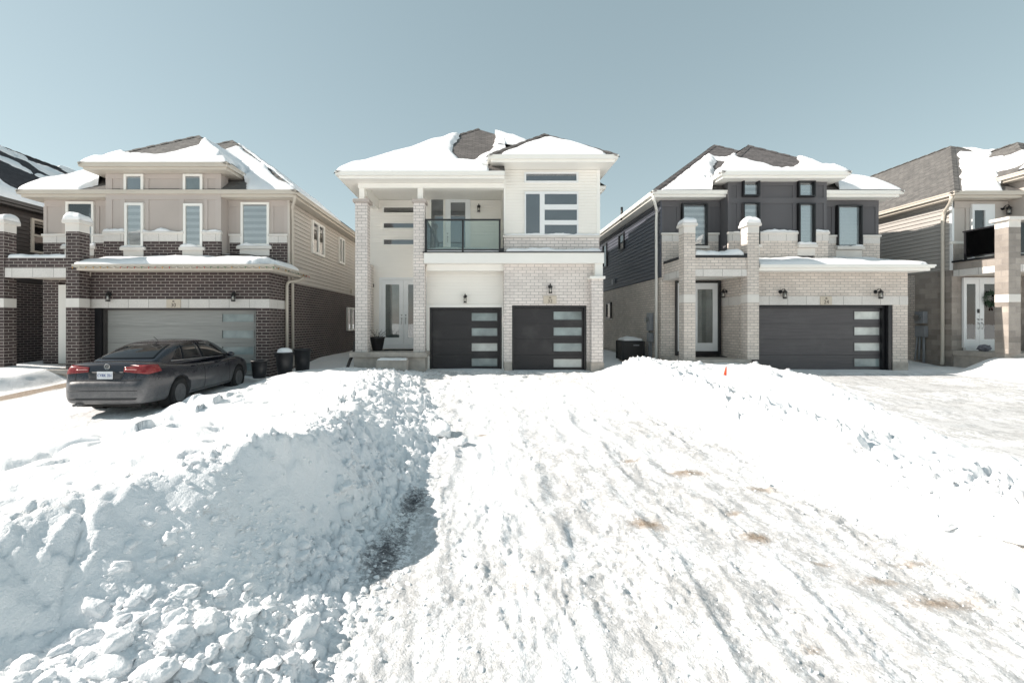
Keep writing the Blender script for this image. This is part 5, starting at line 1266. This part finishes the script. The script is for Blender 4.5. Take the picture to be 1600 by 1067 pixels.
def flower_pot():
    e = empty('flower_pot', (-3.55,15.55,.62), 'black flower pot with dead twigs on the white house porch', 'flower pot', local=True)
    MB().lathe([(.155,0),(.165,.01),(.245,.42),(.265,.425),(.268,.475),(.245,.475),(.235,.42),(.0,.41)], (0,0,0), 28).build('pot', 'plastic', None, smooth=True).parent = e
    b = MB(); rr = random.Random(3)
    for k in range(16):
        a = rr.uniform(0,6.28); r = rr.uniform(.02,.12); h = rr.uniform(.15,.42); lean = rr.uniform(.1,.3)
        p = [(r*math.cos(a), r*math.sin(a), .40)]
        for i in range(1,5): p.append((p[0][0]+lean*(i/4)**1.6*math.cos(a)+rr.uniform(-.02,.02), p[0][1]+lean*(i/4)**1.6*math.sin(a)+rr.uniform(-.02,.02), .40+h*i/4*(1-.12*(i/4)**2)))
        b.tube(p, [.007,.006,.005,.004,.003], 5)
        for i in (2,3,4):
            q = Vector(p[i]); d = Vector((rr.uniform(-1,1),rr.uniform(-1,1),rr.uniform(-.6,.6))).normalized()*.06; s_ = d.cross(Vector((0,0,1))).normalized()*.012
            b.poly([q, q+d*.5+s_, q+d, q+d*.5-s_], [(0,1,2,3)])
    b.build('twigs', 'twig', None).parent = e
flower_pot()
def mat_(name, x0, x1, y0, y1, z, label):
    b = MB(); n = 24
    b.box(x0,x1,y0,y1,z+.001,z+.022)
    for i in range(n): 
        u = x0+(x1-x0)*(i+.3)/n; b.box(u, u+.012, y0+.02, y1-.02, z+.022, z+.028)
    o = b.build('doormat', 'rubber', None); tag(o, label, 'doormat')
mat_('m', -3.4, -2.35, 15.55, 16.15, .62, 'black doormat before the white house double door')
mat_('m', 7.35, 8.40, 15.55, 16.1, .40, 'dark doormat inside the cream brick porch')

def ac_unit():
    e = empty('air_conditioner', (5.80,17.75,.14), 'black outdoor air conditioner with snow on top beside the cream brick wall', 'air conditioner', local=True)
    b = MB().box(-.38,.38,-.38,.38,.0,.70); b.box(-.40,.40,-.40,.40,.70,.75)
    for sx in (-1,1):
        for sy in (-1,1): b.box(sx*.40-.03,sx*.40+.03,sy*.40-.03,sy*.40+.03,0,.73)
    b.build('casing', 'plastic', None, bevel=.01).parent = e
    g = MB()
    for k in range(15):
        z = .06+k*.042
        g.box(-.37,.37,-.402,-.385,z,z+.018); g.box(-.37,.37,.385,.402,z,z+.018); g.box(-.402,-.385,-.37,.37,z,z+.018); g.box(.385,.402,-.37,.37,z,z+.018)
    g.build('louvre', 'frame_brown', None).parent = e
    MB().box(.0,.22,-.412,-.403,.56,.60).build('badge', 'grey_metal', None).parent = e
    h = snow_heap(-.38,.38,-.38,.38,.75,.15,None,91,edge=.30); h.parent = e
    MB().box(-.46,.46,-.46,.46,-.12,-.002).build('base_pad', 'concrete', None).parent = e
ac_unit()
z = H(PX(1133,10.9), 10.9)
mk = MB().lathe([(.035,-.06),(.028,.06),(.018,.14),(.008,.19)], (0,0,0), 10).build('marker', 'orange', None, smooth=True)
mk.location = (PX(1133,10.9), 10.9, z+.02); mk.rotation_euler = (.1,.08,0); tag(mk, 'small orange driveway marker poking out of the snow', 'marker')
# wreath on the far right door
def wreath():
    e = empty('wreath', (17.90,15.975,2.42), 'green wreath with red bow hanging on the stone house door', 'wreath', local=True)
    b = MB(); rr = random.Random(5)
    for k in range(420):
        a = rr.uniform(0,6.283); rad = .20+rr.gauss(0,.035); c = Vector((rad*math.cos(a), rr.uniform(-.06,.02), rad*math.sin(a)))
        d = Vector((math.cos(a)+rr.uniform(-1,1), rr.uniform(-.8,.3), math.sin(a)+rr.uniform(-1,1))).normalized()*rr.uniform(.05,.09)
        s_ = d.cross(Vector((rr.random(),1,rr.random()))).normalized()*.008
        b.poly([c-s_, c+s_, c+d*.6+s_*1.2, c+d, c+d*.6-s_*1.2], [(0,1,2,3,4)])
    b.build('greenery', 'green_leaf', None).parent = e
    r = MB()
    for sx in (-1,1):
        r.tube([(.14,-.07,-.12),(.14+sx*.06,-.10,-.07),(.14+sx*.11,-.10,-.10),(.14+sx*.07,-.09,-.15),(.14,-.07,-.12)], .022, 8, .5)
        r.tube([(.14,-.07,-.13),(.14+sx*.03,-.075,-.25),(.14+sx*.05,-.07,-.42)], [.015,.026,.03], 8, .25)
    r.build('bow', 'red_cloth', None, smooth=True).parent = e
wreath()
def bag():
    rr = random.Random(8)
    bm = bmesh.new(); bmesh.ops.create_icosphere(bm, subdivisions=3, radius=1)
    from mathutils import noise as mn
    for v in bm.verts:
        k = 1+.28*mn.noise(v.co*2.2)+.14*mn.noise(v.co*5)
        v.co = Vector((v.co.x*.20*k, v.co.y*.13*k, max(-.0, .11+v.co.z*.12*k)))
    me = bpy.data.meshes.new('shopping_bag'); bm.to_mesh(me); bm.free(); me.materials.append(M['bag'])
    o = bpy.data.objects.new('shopping_bag', me); COL.objects.link(o); o.location = (17.25,15.6,.60); tag(o, 'crumpled grey bag lying beside the stone house front door', 'bag')
bag()
# string of holiday lights along the left house's lower eave
def string_lights():
    e = empty('string_lights', (-9,13.38,3.2), 'string of coloured holiday lights along the left garage eave', 'string lights')
    pts = []; n = 40
    path = [(-12.0+5.9*i/29, 13.365, 3.20) for i in range(30)] + [(-6.06, 13.4+2.6*i/11, 3.20) for i in range(12)]
    w = MB(); sm = []
    for i in range(len(path)-1):
        a, c = Vector(path[i]), Vector(path[i+1])
        for t in (0,.25,.5,.75): 
            p = a.lerp(c, t); p.z += .03-.035*math.sin(math.pi*t)-.006; sm.append(p)
    w.tube(sm, .005, 5).build('wire', 'wire', e)
    mats = ('bulb_amber','bulb_red','bulb_green','bulb_white')
    for i, p in enumerate(path):
        b = MB(); a = random.uniform(-.6,.6)
        b.lathe([(.009,0),(.011,-.012),(.012,-.03),(.004,-.055)], (0,0,0), 8)
        b.v = [(p[0]+v[0]*math.cos(a)-v[2]*math.sin(a), p[1]-.008+v[1], p[2]+.015+v[2]*math.cos(a)) for v in b.v]
        b.build('bulb', mats[random.randrange(4)], e, smooth=True)
string_lights()

# ============================================================ broken snow on the plowed bank
from mathutils import noise as mnoise
def chunk_mesh(seed, sub):
    rr = random.Random(seed); bm = bmesh.new(); bmesh.ops.create_icosphere(bm, subdivisions=sub, radius=1)
    pl = []
    for _ in range(9):
        nn = Vector((rr.gauss(0,1), rr.gauss(0,1), rr.gauss(0,1))).normalized(); pl.append((nn, rr.uniform(.45,.85)))
    sc = Vector((rr.uniform(.8,1.3), rr.uniform(.65,1.05), rr.uniform(.45,.8))); off = Vector((seed*3.1,0,0))
    for v in bm.verts:
        c = v.co.copy()
        for nn, d in pl:
            k = c.dot(nn)-d
            if k > 0: c -= nn*k*.92
        c *= 1+.16*mnoise.noise(c*2+off)+.09*mnoise.noise(c*5+off)+(.05*mnoise.noise(c*11+off) if sub > 2 else 0)
        v.co = Vector((c.x*sc.x, c.y*sc.y, c.z*sc.z))
    me = bpy.data.meshes.new('snow_chunk'); bm.to_mesh(me); bm.free()
    for p in me.polygons: p.use_smooth = True
    me.materials.append(M['snow']); return me
def place_points(n, seed):
    """spots on the left bank with the size a lump has there"""
    r = np.random.default_rng(seed); out = []
    while len(out) < n:
        k = r.random()
        if k < .48: y = r.uniform(2.0,2.95); x = r.uniform(-2.15,-.95); s = r.uniform(.04,.10) if r.random() < .16*(y < 2.8) else abs(r.normal(.0,.018))+.012
        elif k < .75: y = r.uniform(2.9,5.6); x = ip(y,[3.2,4.3,5.6],[-1.45,-1.25,-1.1])+r.uniform(-.15,.35); s = r.uniform(.04,.085) if r.random() < .15 else abs(r.normal(0,.024))+.013
        else: y = r.uniform(4.8,12.6); x = ip(y,[4.8,6.3,7.5,9,11,12.6],[-1.5,-1.4,-1.4,-1.7,-2.0,-2.2])+r.normal(0,.42); s = abs(r.normal(0,.03))+.018
        out.append((x,y,s))
    return out
big = chunks = [chunk_mesh(500+i, 4) for i in range(9)]
NAMED = 80
pts = sorted(place_points(560, 5), key=lambda q: -q[2]/q[1])
xs = np.array([p[0] for p in pts]); ys_ = np.array([p[1] for p in pts]); hz = terrain(xs, ys_)[0]
for i in range(NAMED):
    x, y, s = pts[i]; s = min(s, .095)
    o = bpy.data.objects.new('snow_chunk', chunks[i % 9]); COL.objects.link(o)
    o.location = (x, y, hz[i]+s*.02); o.scale = (s*random.uniform(.85,1.25),)*3
    o.rotation_euler = (random.uniform(-.5,.5), random.uniform(-.5,.5), random.uniform(0,6.28))
    tag(o, 'broken white snow chunk lying on the plowed bank left of the driveway', 'snow chunk', 'snow chunks on the plowed bank')
small = [chunk_mesh(700+i, 2) for i in range(7)]
sv = [np.array([v.co[:] for v in m_.vertices]) for m_ in small]; sf = [np.array([p.vertices[:] for p in m_.polygons]) for m_ in small]
V = []; Fc = []; n0 = 0
def crumbs(P, hz, smax, seed):
    global n0
    r = np.random.default_rng(seed)
    for (x,y,s), h in zip(P, hz):
        k = r.integers(0,7); a = r.uniform(0,6.28); c_, s_ = math.cos(a), math.sin(a); s = min(s, smax)
        v = sv[k]*s; t = r.uniform(-.5,.5); v = np.stack([v[:,0], v[:,1]*math.cos(t)-v[:,2]*math.sin(t), v[:,1]*math.sin(t)+v[:,2]*math.cos(t)], 1)
        V.append(np.stack([v[:,0]*c_-v[:,1]*s_+x, v[:,0]*s_+v[:,1]*c_+y, v[:,2]+h+s*.05], 1)); Fc.append(sf[k]+n0); n0 += len(v)
crumbs(pts[NAMED:], hz[NAMED:], .05, 1)
r_ = np.random.default_rng(12); P = []
for _ in range(2600):
    y = r_.uniform(1.9,3.6) if r_.random() < .5 else r_.uniform(3.2,12.5)
    x = ip(y,[1.9,2.6,3.4,4.3,6.3,9,12.5],[-1.6,-1.5,-1.4,-1.25,-1.2,-1.5,-2.1]) + r_.normal(0,.42)
    P.append((x,y,abs(r_.normal(0,.010))+.005))
for _ in range(2600):                                   # loose crumbs over the drive and its right edge
    y = 2.0*math.exp(r_.random()*1.9); x = r_.uniform(-.5,3.6) if r_.random()<.55 else 3.5+r_.normal(.15,.35)
    P.append((x,y,abs(r_.normal(0,.006))+.004))
for _ in range(620):                                   # right bank debris
    if r_.random()<.5: y = r_.uniform(8,13.5); x = 4.2+r_.normal(0,.5)
    else: y = r_.normal(4.2,.8); x = 4.9+r_.normal(0,.7)
    P.append((x,max(y,2.4),abs(r_.normal(0,.022))+.012))
xs = np.array([p[0] for p in P]); ys_ = np.array([p[1] for p in P])
crumbs(P, terrain(xs, ys_)[0], .06, 2)
vv = np.concatenate(V); ff = np.concatenate(Fc)
me = bpy.data.meshes.new('snow_rubble'); me.from_pydata(vv.tolist(), [], ff.tolist()); me.update(); me.materials.append(M['snow'])
me.polygons.foreach_set('use_smooth', np.ones(len(ff), bool))
o = bpy.data.objects.new('snow_rubble', me); COL.objects.link(o); tag(o, 'loose white snow crumbs scattered over the bank and drive', 'snow rubble', kind='stuff')
# a few big lumps set down on the right bank and at the end of the left bank
for px, y, s, lab in ((1340,5.35,.15,'large snow block standing alone on the right-hand bank'),(1345,6.35,.07,'small snow lump behind the large block on the right bank'),
                      (1580,3.55,.12,'snow block at the right edge beside the brown slush'),(1475,3.9,.07,'dirty snow lump among the slush on the right bank'),
                      (690,7.3,.21,'big angular snow slab at the driveway end of the left bank'),(722,6.75,.13,'rounded snow lump lying on the driveway edge'),(676,8.3,.13,'snow lump behind the angular slab at the driveway edge')):
    o = bpy.data.objects.new('snow_block', chunks[random.randrange(9)]); COL.objects.link(o); x = PX(px,y)
    o.location = (x, y, H(x,y)+s*.35); o.scale = (s,s,s*1.1); o.rotation_euler = (random.uniform(-.4,.4), random.uniform(-.4,.4), random.uniform(0,6))
    tag(o, lab, 'snow block')
